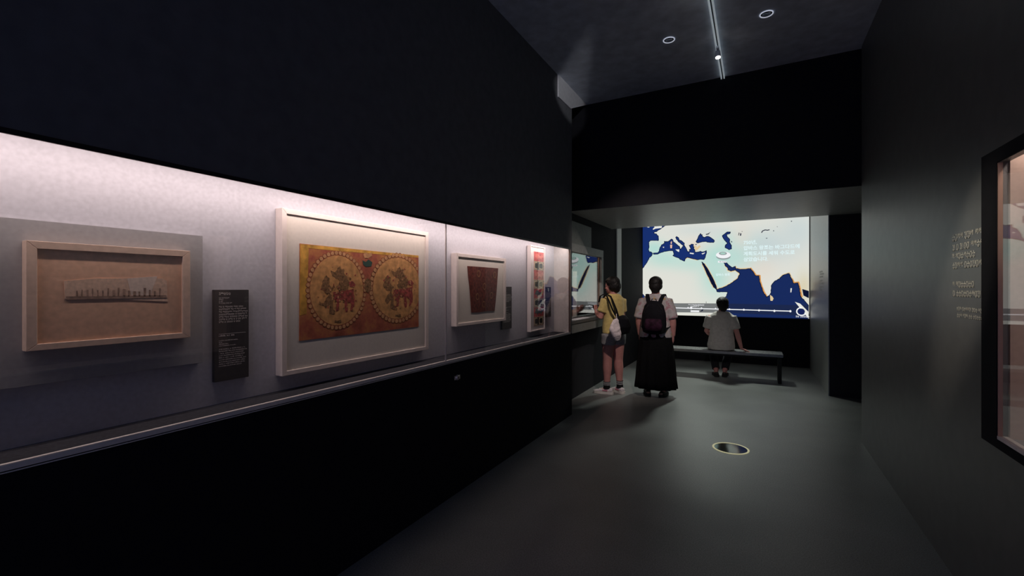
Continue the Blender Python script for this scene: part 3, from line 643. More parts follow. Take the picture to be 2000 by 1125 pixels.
def ribbon(pts, w, closed=True):
    q = []; n = len(pts)
    for i in range(n if closed else n - 1):
        a, b = pts[i], pts[(i + 1) % n]; t = (b - a)
        if t.length < 1e-5: continue
        t.normalize(); s = Vector((-t.z, 0, t.x)) * w; e = t * w * 0.6
        q.append([a - s - e, b - s + e, b + s + e, a + s - e])
    return q
for k, (pts, m) in enumerate(seas):
    sprite('map_sea', [pts], m, 0.0010)
    inner = [p for p in pts]
    sprite('map_shoreline', ribbon(inner, 0.006), M_SHORE, 0.0013)
coast_o = SP(z5, [(1150,540),(1175,570),(1195,600),(1222,600)]), SP(z5, [(1225,600),(1227,640),(1242,690),(1262,740),(1287,780)]), SP(z5, [(1500,630),(1515,662),(1552,658),(1562,700),(1572,745),(1580,775)])
coast_p = SP(z5, [(1022,522),(1028,538),(1075,543),(1150,538)]), SP(z5, [(935,510),(955,532),(960,552),(985,562),(1005,557),(1020,550),(1040,565),(1060,580),(1045,620),(1000,655),(950,685),(900,705),(862,712)]), SP(z5, [(1395,625),(1425,595),(1475,578),(1500,628)]), SP(z5, [(760,500),(790,545),(820,600),(845,650),(862,693)]), SP(z5, [(745,505),(768,553),(790,603),(812,648),(838,698)]), SP(zA, [(1095,888),(1140,856),(1230,880),(1350,910)])
for c in coast_o: sprite('map_coast_glow', ribbon(c, 0.022, False), M_COAST, 0.0007)
for c in coast_p: sprite('map_coast_glow', ribbon(c, 0.018, False), M_COASTL, 0.0006)
sprite('map_coast_glow', ribbon(SP(z5, [(685,350),(690,380),(720,350)]), 0.02, False), M_COASTL, 0.0006)
isl = [(zA, [(400,185),(590,185),(580,225),(450,240),(395,265),(390,245),(430,205)], M_LANDW), (zA, [(270,195),(325,190),(310,215),(270,212)], M_LANDW), (zA, [(878,692),(965,690),(960,745),(930,735)], M_LANDW), (zA, [(765,590),(810,590),(805,665),(770,665)], M_ISLR), (zA, [(775,535),(805,505),(800,570),(780,575)], M_ISLR), (zA, [(600,640),(635,630),(630,660)], M_LANDW), (zA, [(1190,760),(1280,770),(1275,795),(1195,785)], M_LANDW), (zA, [(1445,780),(1525,755),(1515,775),(1470,800)], M_LANDW),
       (z5, [(1315,760),(1335,775),(1345,792),(1335,812),(1318,810)], M_COASTL), (z5, [(1488,705),(1500,705),(1495,740),(1487,740)], M_LANDW), (z5, [(1525,820),(1570,835),(1640,905),(1640,962),(1615,930)], M_LANDW)]
for zo, pts, m in isl: sprite('map_island', [SP(zo, pts)], m, 0.0018)
lakes = [(zA, [(1535,360),(1590,345),(1645,305),(1600,365),(1545,375)]), (zA, [(1305,575),(1355,572),(1335,590),(1310,590)]), (zB, [(230,415),(255,440),(235,447)]), (zB, [(350,330),(358,285),(370,290),(358,335)]), (zB, [(375,335),(385,290),(400,300),(395,338)]), (zB, [(400,268),(418,262),(414,275)]), (zB, [(1207,93),(1225,95),(1222,108),(1208,108)]), (zB, [(917,250),(933,250),(930,265),(918,263)]), (zB, [(792,374),(830,372),(812,386)]), (zB, [(970,184),(996,190),(988,196)])]
for zo, pts in lakes: sprite('map_lake', [SP(zo, pts)], M_SHORE, 0.0010)
sprite('map_lake', ribbon(SP(zB, [(730,285),(745,258),(785,242),(825,246),(855,240)]), 0.008, False), M_SHORE, 0.0010)
# round city icon
def ell(cx_, cy_, rx, ry, n=28): return SP(z5, [(cx_ + rx * math.cos(2 * math.pi * k / n), cy_ + ry * math.sin(2 * math.pi * k / n)) for k in range(n)])
sprite('city_icon_shadow', [ell(921, 438, 60, 26)], M_GREY, 0.0020)
sprite('city_icon', [ell(920, 424, 62, 28)], M_WHT, 0.0022)
sprite('city_icon_ring', [ell(917, 411, 34, 14)], M_GREY, 0.0024)
sprite('city_icon_center', [ell(917, 410, 22, 8)], screen_mat('map_teal', (0.42, 0.66, 0.58)), 0.0026)
sprite('name_tag', [SP(z5, [(875,474),(948,474),(948,489),(875,489)])], M_WHT, 0.0020)
# timeline
sprite('timeline_bar', [SP(z5, [(262,831),(885,833),(885,912),(262,906)])], M_BAR, 0.0020)
sprite('timeline_bar', [SP(z5, [(885,833),(1640,850),(1640,940),(885,912)])], screen_mat('map_bar_sea', (0.012, 0.022, 0.075)), 0.0014)
L0 = SP(zC, [(-400,497),(1400,548)])
sprite('timeline_line', ribbon(L0, 0.009, False), M_WHT, 0.0024)
for a, b, r_ in ((-250,501,9),(-50,505,9),(150,507,9),(187,508,15),(313,512,9),(485,518,9),(655,525,9),(830,531,10),(1015,538,10),(1203,545,11),(1398,549,11)):
    c = SP(zC, [(a, b)])[0]; rr = r_ / 6.25 * 9.0 / F_PX
    sprite('timeline_dot', [[c + Vector((rr * math.cos(t), 0, rr * 1.2 * math.sin(t))) for t in [2 * math.pi * k / 12 for k in range(12)]]], M_WHT, 0.0028)
ct = SP(zC, [(1533, 552)])[0]
arc = [ct + Vector((0.075 * math.cos(R(a)), 0, 0.072 * math.sin(R(a)))) for a in range(90, 331, 15)]
sprite('countdown_ring', ribbon(arc, 0.010, False), M_WHT, 0.0030)
sprite('countdown_dial', [[ct + Vector((0.055 * math.cos(2 * math.pi * k / 20), 0, 0.055 * math.sin(2 * math.pi * k / 20))) for k in range(20)]], M_SEAD, 0.0026)
def map_text(name, s, px, py, size_px, m=M_TXT, d=0.0030, bold=0.0):
    p = hit(px, py, 'y', YF); sz = size_px / F_PX * 9.0
    me = text_mesh(s, sz); bm = NB(); bm.from_mesh(me); bpy.data.meshes.remove(me)
    base = bm.verts[:]
    for v in base: v.co = Vector((p.x + v.co.x, YF - d, p.z + v.co.y))
    o = link(name, bm, m)
    if not len(o.data.polygons): print('EMPTY TEXT', s)
    return rehang(o, scr)
for s, y in (('750년,', 477), ('압바스 왕조는 바그다드에', 488), ('계획도시를 세워 수도로', 499), ('삼았습니다.', 510)):
    map_text('map_text', s, 1452, y, 8.6)
map_text('map_text', '압바스 왕조', 1398, 538.5, 5.2)
map_text('name_tag_text', '바그다드', 1405, 512.5, 3.6, M_GREY, 0.0026)
def map_print(zo, a, b, w, h, m):
    p = SP(zo, [(a, b)])[0]; bm = NB(); stroke_glyphs(bm, p, Vector((1, 0, 0)), Vector((0, 0, 1)), OYV * 0.003, w, h); return rehang(link('timeline_print', bm, m), scr)
map_print(zC, 155, 478, 0.30, 0.026, M_WHT); map_print(zC, 195, 496, 0.13, 0.022, M_WHT); map_print(zC, 1463, 622, 0.21, 0.030, M_WHT)
sprite('timeline_tag', [SP(zC, [(180,538),(285,540),(285,560),(180,558)])], M_WHT, 0.0024)
sprite('timeline_flag', [SP(zC, [(300,548),(320,532),(335,522),(330,545),(305,552)])], M_SHORE, 0.0024)
sprite('timeline_tick', [SP(zC, [(367,430),(373,430),(373,455),(367,455)])], M_BAR, 0.0024)

# ------------------------------------------------------------------ bench
M_BENCH = mat('dark_lacquer', (0.24, 0.245, 0.24), 0.24, spec=1.0, noise=0.1, nscale=20)
bn = tag(empty('bench', (-0.52, 8.32, 0)), 'low dark bench with glossy top in front of the map screen', 'bench')
rehang(boxo('bench_seat', (-1.46, 0.37, 8.12, 8.52, 0.415, 0.46), M_BENCH, None, 0.006), bn)
M_BLEG = mat('black_bench_leg', (0.02, 0.02, 0.02), 0.6)
for x in (-1.42, 0.30): rehang(boxo('leg', (x, x + 0.05, 8.15, 8.49, 0.0, 0.415), M_BLEG, None, 0.003), bn)
rehang(boxo('stretcher', (-1.37, 0.30, 8.30, 8.34, 0.36, 0.415), M_BLEG), bn)

# ------------------------------------------------------------------ floor disc
fd = tag(empty('floor_disc', (-0.21, 4.65, 0)), 'round dark glossy floor inset with pale yellow rim', 'floor light')
bm = NB(); n = 48
prof = [(0.157, 0.0), (0.157, 0.003), (0.154, 0.005), (0.143, 0.005), (0.140, 0.002), (0.140, 0.0)]
rs = [[bm.verts.new((r_ * math.cos(2 * math.pi * k / n), r_ * math.sin(2 * math.pi * k / n), z)) for k in range(n)] for r_, z in prof]
for a, b in zip(rs, rs[1:] + rs[:1]):
    for k in range(n): bm.faces.new((a[k], a[(k + 1) % n], b[(k + 1) % n], b[k]))
link('rim', bm, mat('lit_yellow_rim', (0.85, 0.80, 0.50), 0.4, emit=(1.0, 0.93, 0.55), estr=0.30), fd, True)
bm = NB(); bmesh.ops.create_circle(bm, cap_ends=True, segments=n, radius=0.1405, matrix=Matrix.Translation((0, 0, 0.0022)))
link('lens', bm, mat('dark_lens', (0.035, 0.032, 0.02), 0.08, spec=0.8, noise=0.6, nscale=25), fd)

# ------------------------------------------------------------------ ceiling fittings
tr = tag(empty('light_track', (-0.325, 2.5, ZC)), 'white lighting track with two edges given a faint glow on the dark ceiling', 'light track')
M_TRK = mat('white_track', (0.82, 0.86, 0.90), 0.45); M_TRKGLOW = mat('track_edge_glow', (0.82, 0.86, 0.90), 0.45, emit=(0.80, 0.92, 1.0), estr=0.22)  # faint emission on the rail edges makes them read as bright lines
def tpart(name, b, m): return rehang(boxo(name, b, m), tr)
tpart('rail_side', (-0.345, -0.333, -1.0, 5.47, ZC - 0.035, ZC), M_TRKGLOW); tpart('rail_side', (-0.317, -0.305, -1.0, 5.47, ZC - 0.035, ZC), M_TRKGLOW)
tpart('rail_channel', (-0.333, -0.317, -1.0, 5.47, ZC - 0.012, ZC), M_DARKMETAL)
def spot_head(x, y, target, label, visible=True):
    r = tag(empty('track_spotlight', (x, y, ZC)), label, 'spotlight', 'spotlights on the ceiling track')
    rehang(boxo('adapter', (x - 0.012, x + 0.012, y - 0.05, y + 0.05, ZC - 0.06, ZC - 0.036), M_TRK, None, 0.002), r)
    c = Vector((x, y, 3.755)); d = (Vector(target) - c).normalized()
    bm = NB(); tube(bm, [(x, y, ZC - 0.058), (x, y, 3.76)], [0.008, 0.008], 10); rehang(link('stem', bm, M_TRK, None, True), r)
    bm = NB(); tube(bm, [c - d * 0.03, c + d * 0.03], [0.022, 0.026], 20, dome=0.2); rehang(link('lamp_head', bm, M_TRK, None, True), r)
    bm = NB(); tube(bm, [c + d * 0.035, c + d * 0.037], [0.022, 0.022], 20, dome=0); rehang(link('lens', bm, mat('lit_spot_lens', (1, 1, 1), 0.4, emit=(1.0, 0.97, 0.9), estr=20.0)), r)
spot_head(-0.325, 4.74, (-0.15, 4.2, 0.0), 'small glowing spotlight on the far end of the ceiling track')
spot_head(-0.325, 3.7, (-1.8, 6.25, 1.05), 'added out-of-view track spotlight aimed at the visitor in yellow')
spot_head(-0.325, 2.6, (-0.85, 7.4, 0.75), 'added out-of-view track spotlight aimed past the bulkhead at the bench')
spot_head(-0.325, 2.2, (-1.92, 4.98, 3.73), 'added out-of-view track spotlight aimed at the pale duct above the wall case')
spot_head(-0.325, 1.4, (0.9, 2.98, 1.55), 'added out-of-view track spotlight aimed at the lettering on the right wall')
r = tag(empty('added_room_lamp', (-0.7, 8.95, ZSR)), 'added unseen ceiling lamp in the map room behind the bulkhead', 'downlight')  # housing of the added lamp, out of sight behind the bulkhead
bm = NB(); tube(bm, [(0, 0, 0.0), (0, 0, -0.03), (0, 0, -0.035)], [0.12, 0.12, 0.11], 28, dome=0); link('lamp_body', bm, M_TRK, r, True)
bm = NB(); bmesh.ops.create_circle(bm, cap_ends=True, segments=28, radius=0.095, matrix=Matrix.Translation((0, 0, -0.0365))); link('lens', bm, MATS['lit_spot_lens'], r)
for (x, y), lab in (((-0.725, 4.43), 'round recessed downlight left of the ceiling track'), ((0.077, 4.41), 'round recessed downlight right of the ceiling track')):
    r = tag(empty('recessed_downlight', (x, y, ZC)), lab, 'downlight', 'recessed downlights')
    bm = NB(); n = 32
    prof = [(0.044, 0.0), (0.052, 0.0), (0.053, -0.006), (0.049, -0.008), (0.045, -0.005)]
    rs = [[bm.verts.new((r_ * math.cos(2 * math.pi * k / n), r_ * math.sin(2 * math.pi * k / n), z)) for k in range(n)] for r_, z in prof]
    for a, b in zip(rs, rs[1:] + rs[:1]):
        for k in range(n): bm.faces.new((a[k], a[(k + 1) % n], b[(k + 1) % n], b[k]))
    link('trim_ring', bm, mat('white_downlight_ring', (0.9, 0.92, 0.98), 0.3, emit=(0.8, 0.85, 1.0), estr=0.45), r, True)  # weak emission stands in for the ring's reflected light
    bm = NB(); bmesh.ops.create_circle(bm, cap_ends=True, segments=n, radius=0.046, matrix=Matrix.Translation((0, 0, -0.002)))
    link('baffle', bm, M_DARKMETAL, r)
    for k in range(3):
        boxo('louvre', (-0.030, 0.030, -0.014 + k * 0.014 - 0.001, -0.014 + k * 0.014 + 0.001, -0.007, -0.002), M_TRK, r)

# ------------------------------------------------------------------ people
M_SKIN = mat('skin', (0.58, 0.27, 0.24), 0.55, noise=0.06, nscale=25)
M_HAIR = mat('black_hair', (0.012, 0.010, 0.010), 0.55, noise=0.3, nscale=120, bump=0.5)
M_EYE = mat('eye_white', (0.75, 0.72, 0.70), 0.3); M_IRIS = mat('dark_iris', (0.02, 0.015, 0.01), 0.2); M_LIP = mat('lip', (0.45, 0.15, 0.14), 0.5)
V = Vector
def hand(bm, wrist, d, nrm, thumb_sgn, curl=35, spread=6, L=0.175):
    """palm with four fingers and a thumb; d = pointing direction, nrm = palm normal (curl side)"""
    wrist = V(wrist); d = V(d).normalized(); nrm = V(nrm); nrm = (nrm - d * nrm.dot(d)).normalized(); side = d.cross(nrm) * thumb_sgn
    pl = L * 0.5
    tube(bm, [wrist - d * 0.01, wrist + d * pl * 0.35, wrist + d * pl * 0.75, wrist + d * pl], [(0.024, 0.018), (0.033, 0.016), (0.039, 0.015), (0.037, 0.012)], 12, side)
    for k, (o, ln) in enumerate(((0.029, 0.072), (0.010, 0.080), (-0.010, 0.074), (-0.028, 0.058))):
        p = wrist + d * (pl * 0.93) + side * o; dd = (d + side * o * spread * 0.35).normalized(); pts = [p]; a = R(curl) * 0.6
        for s in (0.45, 0.32, 0.23):
            ax = dd.cross(nrm).normalized(); dd = Matrix.Rotation(a, 3, ax) @ dd; pts.append(pts[-1] + dd * ln * s); a = R(curl)
        tube(bm, pts, [0.0095, 0.0088, 0.008, 0.0068], 8, side)
    p = wrist + d * pl * 0.30 + side * 0.026; dd = (d * 0.75 + side * 0.62 + nrm * 0.25).normalized(); pts = [p]
    for s, a in ((0.030, 0), (0.028, 18), (0.022, 18)):
        ax = side.cross(d); dd = (Matrix.Rotation(R(a), 3, dd.cross(d).normalized()) @ dd) if a else dd; pts.append(pts[-1] + dd * s)
    tube(bm, pts, [0.0125, 0.0105, 0.0095, 0.008], 8, nrm)
def head(bm, base, yaw, tilt=0.0, s=1.0):
    """neck top at base; returns matrix of the head"""
    Mh = Matrix.Translation(V(base)) @ Matrix.Rotation(yaw, 4, 'Z') @ Matrix.Rotation(tilt, 4, 'X') @ Matrix.Scale(s, 4)
    t = NB()
    ball(t, (0, 0.0, 0.125), (0.076, 0.094, 0.100), seg=24)
    ball(t, (0, 0.028, 0.062), (0.060, 0.066, 0.068), seg=20)
    ball(t, (0, 0.068, 0.022), (0.028, 0.026, 0.022), seg=14)
    tube(t, [(0, 0.088, 0.112), (0, 0.104, 0.088), (0, 0.108, 0.076)], [0.009, 0.011, 0.012], 10)
    ball(t, (0, 0.092, 0.072), (0.019, 0.014, 0.010), seg=12)
    ball(t, (0, 0.084, 0.044), (0.026, 0.013, 0.010), seg=12)
    for sx in (-1, 1):
        ball(t, (sx * 0.078, -0.004, 0.092), (0.009, 0.020, 0.031), seg=14)
        ball(t, (sx * 0.030, 0.080, 0.118), (0.026, 0.012, 0.007), seg=10)
        ball(t, (sx * 0.040, 0.066, 0.075), (0.022, 0.02, 0.02), seg=10)
    bmesh.ops.transform(t, matrix=Mh, verts=t.verts[:])
    me = bpy.data.meshes.new('h'); t.to_mesh(me); t.free(); bm.from_mesh(me); bpy.data.meshes.remove(me)
    return Mh
def face_parts(Mh, parent):
    for sx in (-1, 1):
        bm = NB(); ball(bm, (sx * 0.030, 0.081, 0.104), (0.012, 0.009, 0.0065), seg=14); bmesh.ops.transform(bm, matrix=Mh, verts=bm.verts[:]); e = link('eye', bm, M_EYE, parent, True)
        bm = NB(); ball(bm, (sx * 0.030, 0.0885, 0.104), (0.0055, 0.003, 0.0055), seg=12); bmesh.ops.transform(bm, matrix=Mh, verts=bm.verts[:]); link('iris', bm, M_IRIS, e, True)
    bm = NB(); tube(bm, [(-0.022, 0.090, 0.044), (-0.008, 0.0975, 0.046), (0.008, 0.0975, 0.046), (0.022, 0.090, 0.044)], [(0.002, 0.003), (0.004, 0.006), (0.004, 0.006), (0.002, 0.003)], 8, (0, 0, 1)); bmesh.ops.transform(bm, matrix=Mh, verts=bm.verts[:]); link('mouth', bm, M_LIP, parent, True)
def hair(Mh, parent, blobs, amp=0.010, voxel=0.006):
    bm = NB()
    for c, r_ in blobs: ball(bm, c, r_, seg=22)
    bmesh.ops.transform(bm, matrix=Mh, verts=bm.verts[:])
    return remeshed('hair', bm, voxel, M_HAIR, parent, 3, amp, 45)
def leg(bm, hip, knee, ankle, r=(0.085, 0.058, 0.062, 0.04)):
    h, k, a = V(hip), V(knee), V(ankle)
    tube(bm, [h, h.lerp(k, 0.35), h.lerp(k, 0.75), k, k.lerp(a, 0.30), k.lerp(a, 0.65), a], [r[0], r[0] * 0.95, r[1] * 1.12, r[1], r[2], r[2] * 0.75, r[3]], 14)
def arm(bm, sh, el, wr, r=(0.05, 0.041, 0.040, 0.026)):
    s, e, w = V(sh), V(el), V(wr)
    tube(bm, [s, s.lerp(e, 0.4), e, e.lerp(w, 0.3), w], [r[0], r[0] * 0.92, r[1] * 0.95, r[2], r[3]], 12)
def foot(bm, ankle, ang):
    a = V(ankle); d = V((-math.sin(ang), math.cos(ang), 0))
    tube(bm, [a - d * 0.045 + V((0, 0, -0.045)), a + V((0, 0, -0.035)), a + d * 0.07 + V((0, 0, -0.052)), a + d * 0.15 + V((0, 0, -0.066))], [(0.030, 0.030), (0.034, 0.045), (0.040, 0.030), (0.038, 0.016)], 12, (math.cos(ang), math.sin(ang), 0))
def shoe(parent, ankle, ang, m_up, m_sole, lace=None, high=0.085, name='shoe'):
    """upper + sole; ankle z sits over the shoe"""
    ax, ay, _ = ankle; Ms = Matrix.Translation((ax, ay, 0)) @ Matrix.Rotation(ang, 4, 'Z')
    bm = NB(); n = 20
    prof = [(-0.085, 0.026, 0.030, high * 0.95), (-0.070, 0.036, 0.028, high), (-0.02, 0.040, 0.028, high), (0.03, 0.042, 0.028, high * 0.92), (0.075, 0.047, 0.028, 0.068), (0.12, 0.049, 0.028, 0.056), (0.155, 0.044, 0.028, 0.048), (0.182, 0.028, 0.028, 0.040)]
    rs = []
    for y, w, z0, z1 in prof:
        rs.append([bm.verts.new((w * math.cos(t) * (1.0 if math.sin(t) < 0 else 0.86), y, (z0 + z1) / 2 + (z1 - z0) / 2 * math.sin(t))) for t in [2 * math.pi * k / n for k in range(n)]])
    for a, b in zip(rs[:-1], rs[1:]):
        for k in range(n): bm.faces.new((a[k], a[(k + 1) % n], b[(k + 1) % n], b[k]))
    bm.faces.new(rs[0]); bm.faces.new(rs[-1]); bmesh.ops.transform(bm, matrix=Ms, verts=bm.verts[:])
    s = link(name, bm, m_up, parent, True)
    bm = NB(); outl = [(-0.030, -0.088), (-0.040, -0.06), (-0.041, 0.0), (-0.050, 0.08), (-0.050, 0.13), (-0.040, 0.17), (-0.018, 0.192), (0.012, 0.192), (0.036, 0.17), (0.048, 0.13), (0.047, 0.08), (0.040, 0.0), (0.040, -0.06), (0.030, -0.088), (0, -0.097)]
    prism(bm, [V((x, y, 0.0)) for x, y in outl], V((0, 0, 0.036))); bmesh.ops.transform(bm, matrix=Ms, verts=bm.verts[:]); link('sole', bm, m_sole, s)
    if lace:
        bm = NB()
        for i in range(4):
            y = 0.035 + i * 0.022; z = 0.083 - i * 0.0062
            tube(bm, [(-0.026, y, z - 0.006), (0, y + 0.004, z + 0.003), (0.026, y, z - 0.006)], [0.004] * 3, 6)
        bmesh.ops.transform(bm, matrix=Ms, verts=bm.verts[:]); link('laces', bm, lace, s)
        bm = NB(); box(bm, 0.034, 0.0465, -0.02, 0.05, 0.042, 0.058); box(bm, -0.0465, -0.034, -0.02, 0.05, 0.042, 0.058); bmesh.ops.transform(bm, matrix=Ms, verts=bm.verts[:]); link('side_stripe', bm, mat('shoe_pink', (0.75, 0.30, 0.36), 0.7), s)
    return s
def torso(bm, rings):
    rings_loft(bm, rings, 24); return bm
TORSO = [(0.78, 0.150, 0.105, 0, -0.01), (0.88, 0.170, 0.118, 0, -0.012), (0.98, 0.158, 0.108, 0, -0.005), (1.07, 0.138, 0.096, 0, 0), (1.18, 0.148, 0.102, 0, 0.004), (1.28, 0.158, 0.104, 0, 0.0), (1.345, 0.150, 0.090, 0, -0.006), (1.385, 0.105, 0.070, 0, -0.008), (1.41, 0.062, 0.058, 0, -0.006)]

# ---- visitor in yellow, reading at the far case
p1 = tag(empty('person', (-1.79, 6.30, 0), R(58)), 'standing visitor in yellow shirt and grey shorts holding a phone', 'person', 'museum visitors')
bm = NB(); torso(bm, TORSO)
tube(bm, [(0, -0.008, 1.36), (0, 0.004, 1.45), (0, 0.012, 1.475)], [0.056, 0.050, 0.050], 14)
Mh = head(bm, (0, 0.012, 1.428), R(22), R(-6), 0.98)
la = V((-0.105, 0.02, 0.095)); ra = V((0.095, -0.03, 0.095))
leg(bm, (-0.085, 0, 0.82), (-0.098, 0.015, 0.47), la, (0.097, 0.066, 0.066, 0.040)); leg(bm, (0.085, 0, 0.82), (0.092, 0.0, 0.47), ra, (0.097, 0.066, 0.066, 0.040))
foot(bm, la, R(28)); foot(bm, ra, R(-8))
arm(bm, (-0.155, -0.006, 1.33), (-0.215, 0.035, 1.085), (-0.12, 0.235, 1.155)); arm(bm, (0.155, -0.006, 1.33), (0.205, 0.03, 1.09), (0.07, 0.22, 1.15))
hand(bm, (-0.12, 0.235, 1.155), (0.38, 0.78, 0.42), (0.75, -0.25, 0.5), -1, 38); hand(bm, (0.07, 0.22, 1.15), (-0.35, 0.80, 0.40), (-0.75, -0.25, 0.5), 1, 38)
remeshed('body', bm, 0.006, M_SKIN, p1, 3)
face_parts(Mh, p1)
hair(Mh, p1, [((0, -0.022, 0.150), (0.096, 0.104, 0.095)), ((0, -0.052, 0.100), (0.092, 0.078, 0.098)), ((-0.050, -0.030, 0.095), (0.045, 0.060, 0.075)), ((0.050, -0.030, 0.095), (0.045, 0.060, 0.075)), ((0, 0.040, 0.185), (0.072, 0.050, 0.040)), ((0, -0.060, 0.055), (0.070, 0.055, 0.060))])
M_YEL = mat('yellow_cotton', (0.72, 0.56, 0.21), 0.9, noise=0.10, nscale=30, bump=0.25, sheen=0.2)
bm = NB(); torso(bm, [(0.86, 0.185, 0.135, 0, -0.012), (0.95, 0.178, 0.130, 0, -0.01), (1.07, 0.166, 0.122, 0, -0.005), (1.18, 0.168, 0.122, 0, 0), (1.28, 0.174, 0.120, 0, -0.002), (1.345, 0.168, 0.106, 0, -0.006), (1.392, 0.115, 0.084, 0, -0.008), (1.418, 0.070, 0.066, 0, -0.006)])
for sx in (-1, 1):
    s = V((sx * 0.150, -0.006, 1.335)); e = V((sx * (0.215 if sx < 0 else 0.205), 0.035, 1.085)); tube(bm, [s, s.lerp(e, 0.35), s.lerp(e, 0.68)], [0.066, 0.066, 0.068], 16, dome=0.15)
remeshed('t_shirt', bm, 0.010, M_YEL, p1, 4, 0.012, 12)
M_SHORT = mat('grey_shorts_cotton', (0.30, 0.29, 0.30), 0.9, noise=0.15, nscale=40, bump=0.2)
bm = NB(); torso(bm, [(0.76, 0.180, 0.130, 0, -0.01), (0.86, 0.180, 0.130, 0, -0.012), (0.96, 0.165, 0.118, 0, -0.008)])
for sx in (-1, 1): tube(bm, [(sx * 0.088, -0.004, 0.84), (sx * 0.094, 0.002, 0.70)], [0.108, 0.104], 18, dome=0.05)
remeshed('shorts', bm, 0.010, M_SHORT, p1, 3, 0.008, 12)
M_SOCK = mat('black_sock', (0.015, 0.015, 0.016), 0.95); M_SWHT = mat('white_sock_stripe', (0.70, 0.68, 0.70), 0.95)
for a_, kx in ((la, -0.098), (ra, 0.092)):
    bm = NB(); u = V((kx - a_.x, 0, 0.375)).normalized(); b0 = V((a_.x, a_.y, 0.075)); tube(bm, [b0, b0 + u * 0.04, b0 + u * 0.10], [0.048, 0.046, 0.049], 18, dome=0.1); sk = link('sock', bm, M_SOCK, p1, True)
    for i in range(3):
        bm = NB(); tube(bm, [b0 + u * (0.052 + 0.017 * i), b0 + u * (0.058 + 0.017 * i)], [0.0500, 0.0500], 18, dome=0.0); link('sock_stripe', bm, M_SWHT, sk, True)
M_SNK = mat('white_sneaker_mesh', (0.78, 0.72, 0.74), 0.75, noise=0.12, nscale=60, bump=0.2); M_SOLE = mat('cream_sole', (0.82, 0.78, 0.72), 0.7)
shoe(p1, la, R(32), M_SNK, M_SOLE, M_WHITE); shoe(p1, ra, R(-8), M_SNK, M_SOLE, M_WHITE)
# phone in the hands
M1 = Matrix.Translation(p1.location) @ Matrix.Rotation(R(58), 4, 'Z')
ph = tag(empty('smartphone', M1 @ V((-0.025, 0.335, 1.215)), R(58)), 'black phone in the hands of the visitor in yellow', 'phone')
bm = box(NB(), -0.072, 0.072, -0.004, 0.004, -0.036, 0.036); bmesh.ops.bevel(bm, geom=bm.edges[:], offset=0.003, segments=2, affect='EDGES'); bmesh.ops.rotate(bm, matrix=Matrix.Rotation(R(-30), 3, 'X'), verts=bm.verts[:]); link('phone_case', bm, M_DARKMETAL, ph)
bm = box(NB(), -0.066, 0.066, -0.0055, -0.0042, -0.031, 0.031); bmesh.ops.rotate(bm, matrix=Matrix.Rotation(R(-30), 3, 'X'), verts=bm.verts[:]); link('phone_screen', bm, mat('phone_glass', (0.02, 0.02, 0.03), 0.1), ph)
# black shoulder bag
M_BAG = mat('black_bag_nylon', (0.008, 0.008, 0.011), 0.85, spec=0.12, noise=0.2, nscale=40, bump=0.2)
bag = tag(empty('shoulder_bag', M1 @ V((-0.045, -0.195, 0.86)), R(58)), 'black bag slung behind the visitor in yellow', 'bag')
bm = NB(); tube(bm, [(0.02, 0, 0.02), (0.02, -0.01, 0.10), (0.02, 0, 0.20), (0.015, 0.012, 0.245)], [(0.130, 0.060), (0.150, 0.075), (0.128, 0.060), (0.090, 0.036)], 22, (1, 0, 0), 0.3); remeshed('bag_body', bm, 0.009, M_BAG, bag, 3, 0.014, 10)
for dx in (-0.050, 0.020):
    bm = NB(); tube(bm, [(-0.02 + dx * 0.4, 0.02, 0.22), (-0.060 + dx, 0.040, 0.34), (-0.085 + dx, 0.078, 0.45), (-0.088 + dx, 0.125, 0.525), (-0.090 + dx, 0.190, 0.552), (-0.088 + dx, 0.262, 0.525), (-0.080 + dx, 0.300, 0.44)], [(0.015, 0.0045)] * 7, 8, (1, 0, 0), 0.1); link('strap', bm, M_BAG, bag, True)
# white pouch hanging at the bag
M_POU = mat('white_pouch_cotton', (0.80, 0.70, 0.72), 0.9, noise=0.12, nscale=35, bump=0.4)
pc = tag(empty('cloth_pouch', M1 @ V((-0.190, -0.270, 0.775)), R(58)), 'crumpled white cloth pouch hanging from the black bag', 'pouch')
bm = NB(); tube(bm, [(0.02, 0, 0.02), (0.0, -0.01, 0.09), (-0.03, 0, 0.17), (-0.005, 0.01, 0.25), (0.03, 0.02, 0.305)], [(0.045, 0.03), (0.075, 0.045), (0.090, 0.045), (0.062, 0.032), (0.020, 0.014)], 18, (1, 0, 0), 0.3); remeshed('pouch_body', bm, 0.008, M_POU, pc, 2, 0.03, 14)
bm = NB(); tube(bm, [(0.03, 0.02, 0.30), (0.035, 0.04, 0.34), (0.055, 0.06, 0.37)], [0.005] * 3, 8); link('drawstring', bm, M_POU, pc, True)

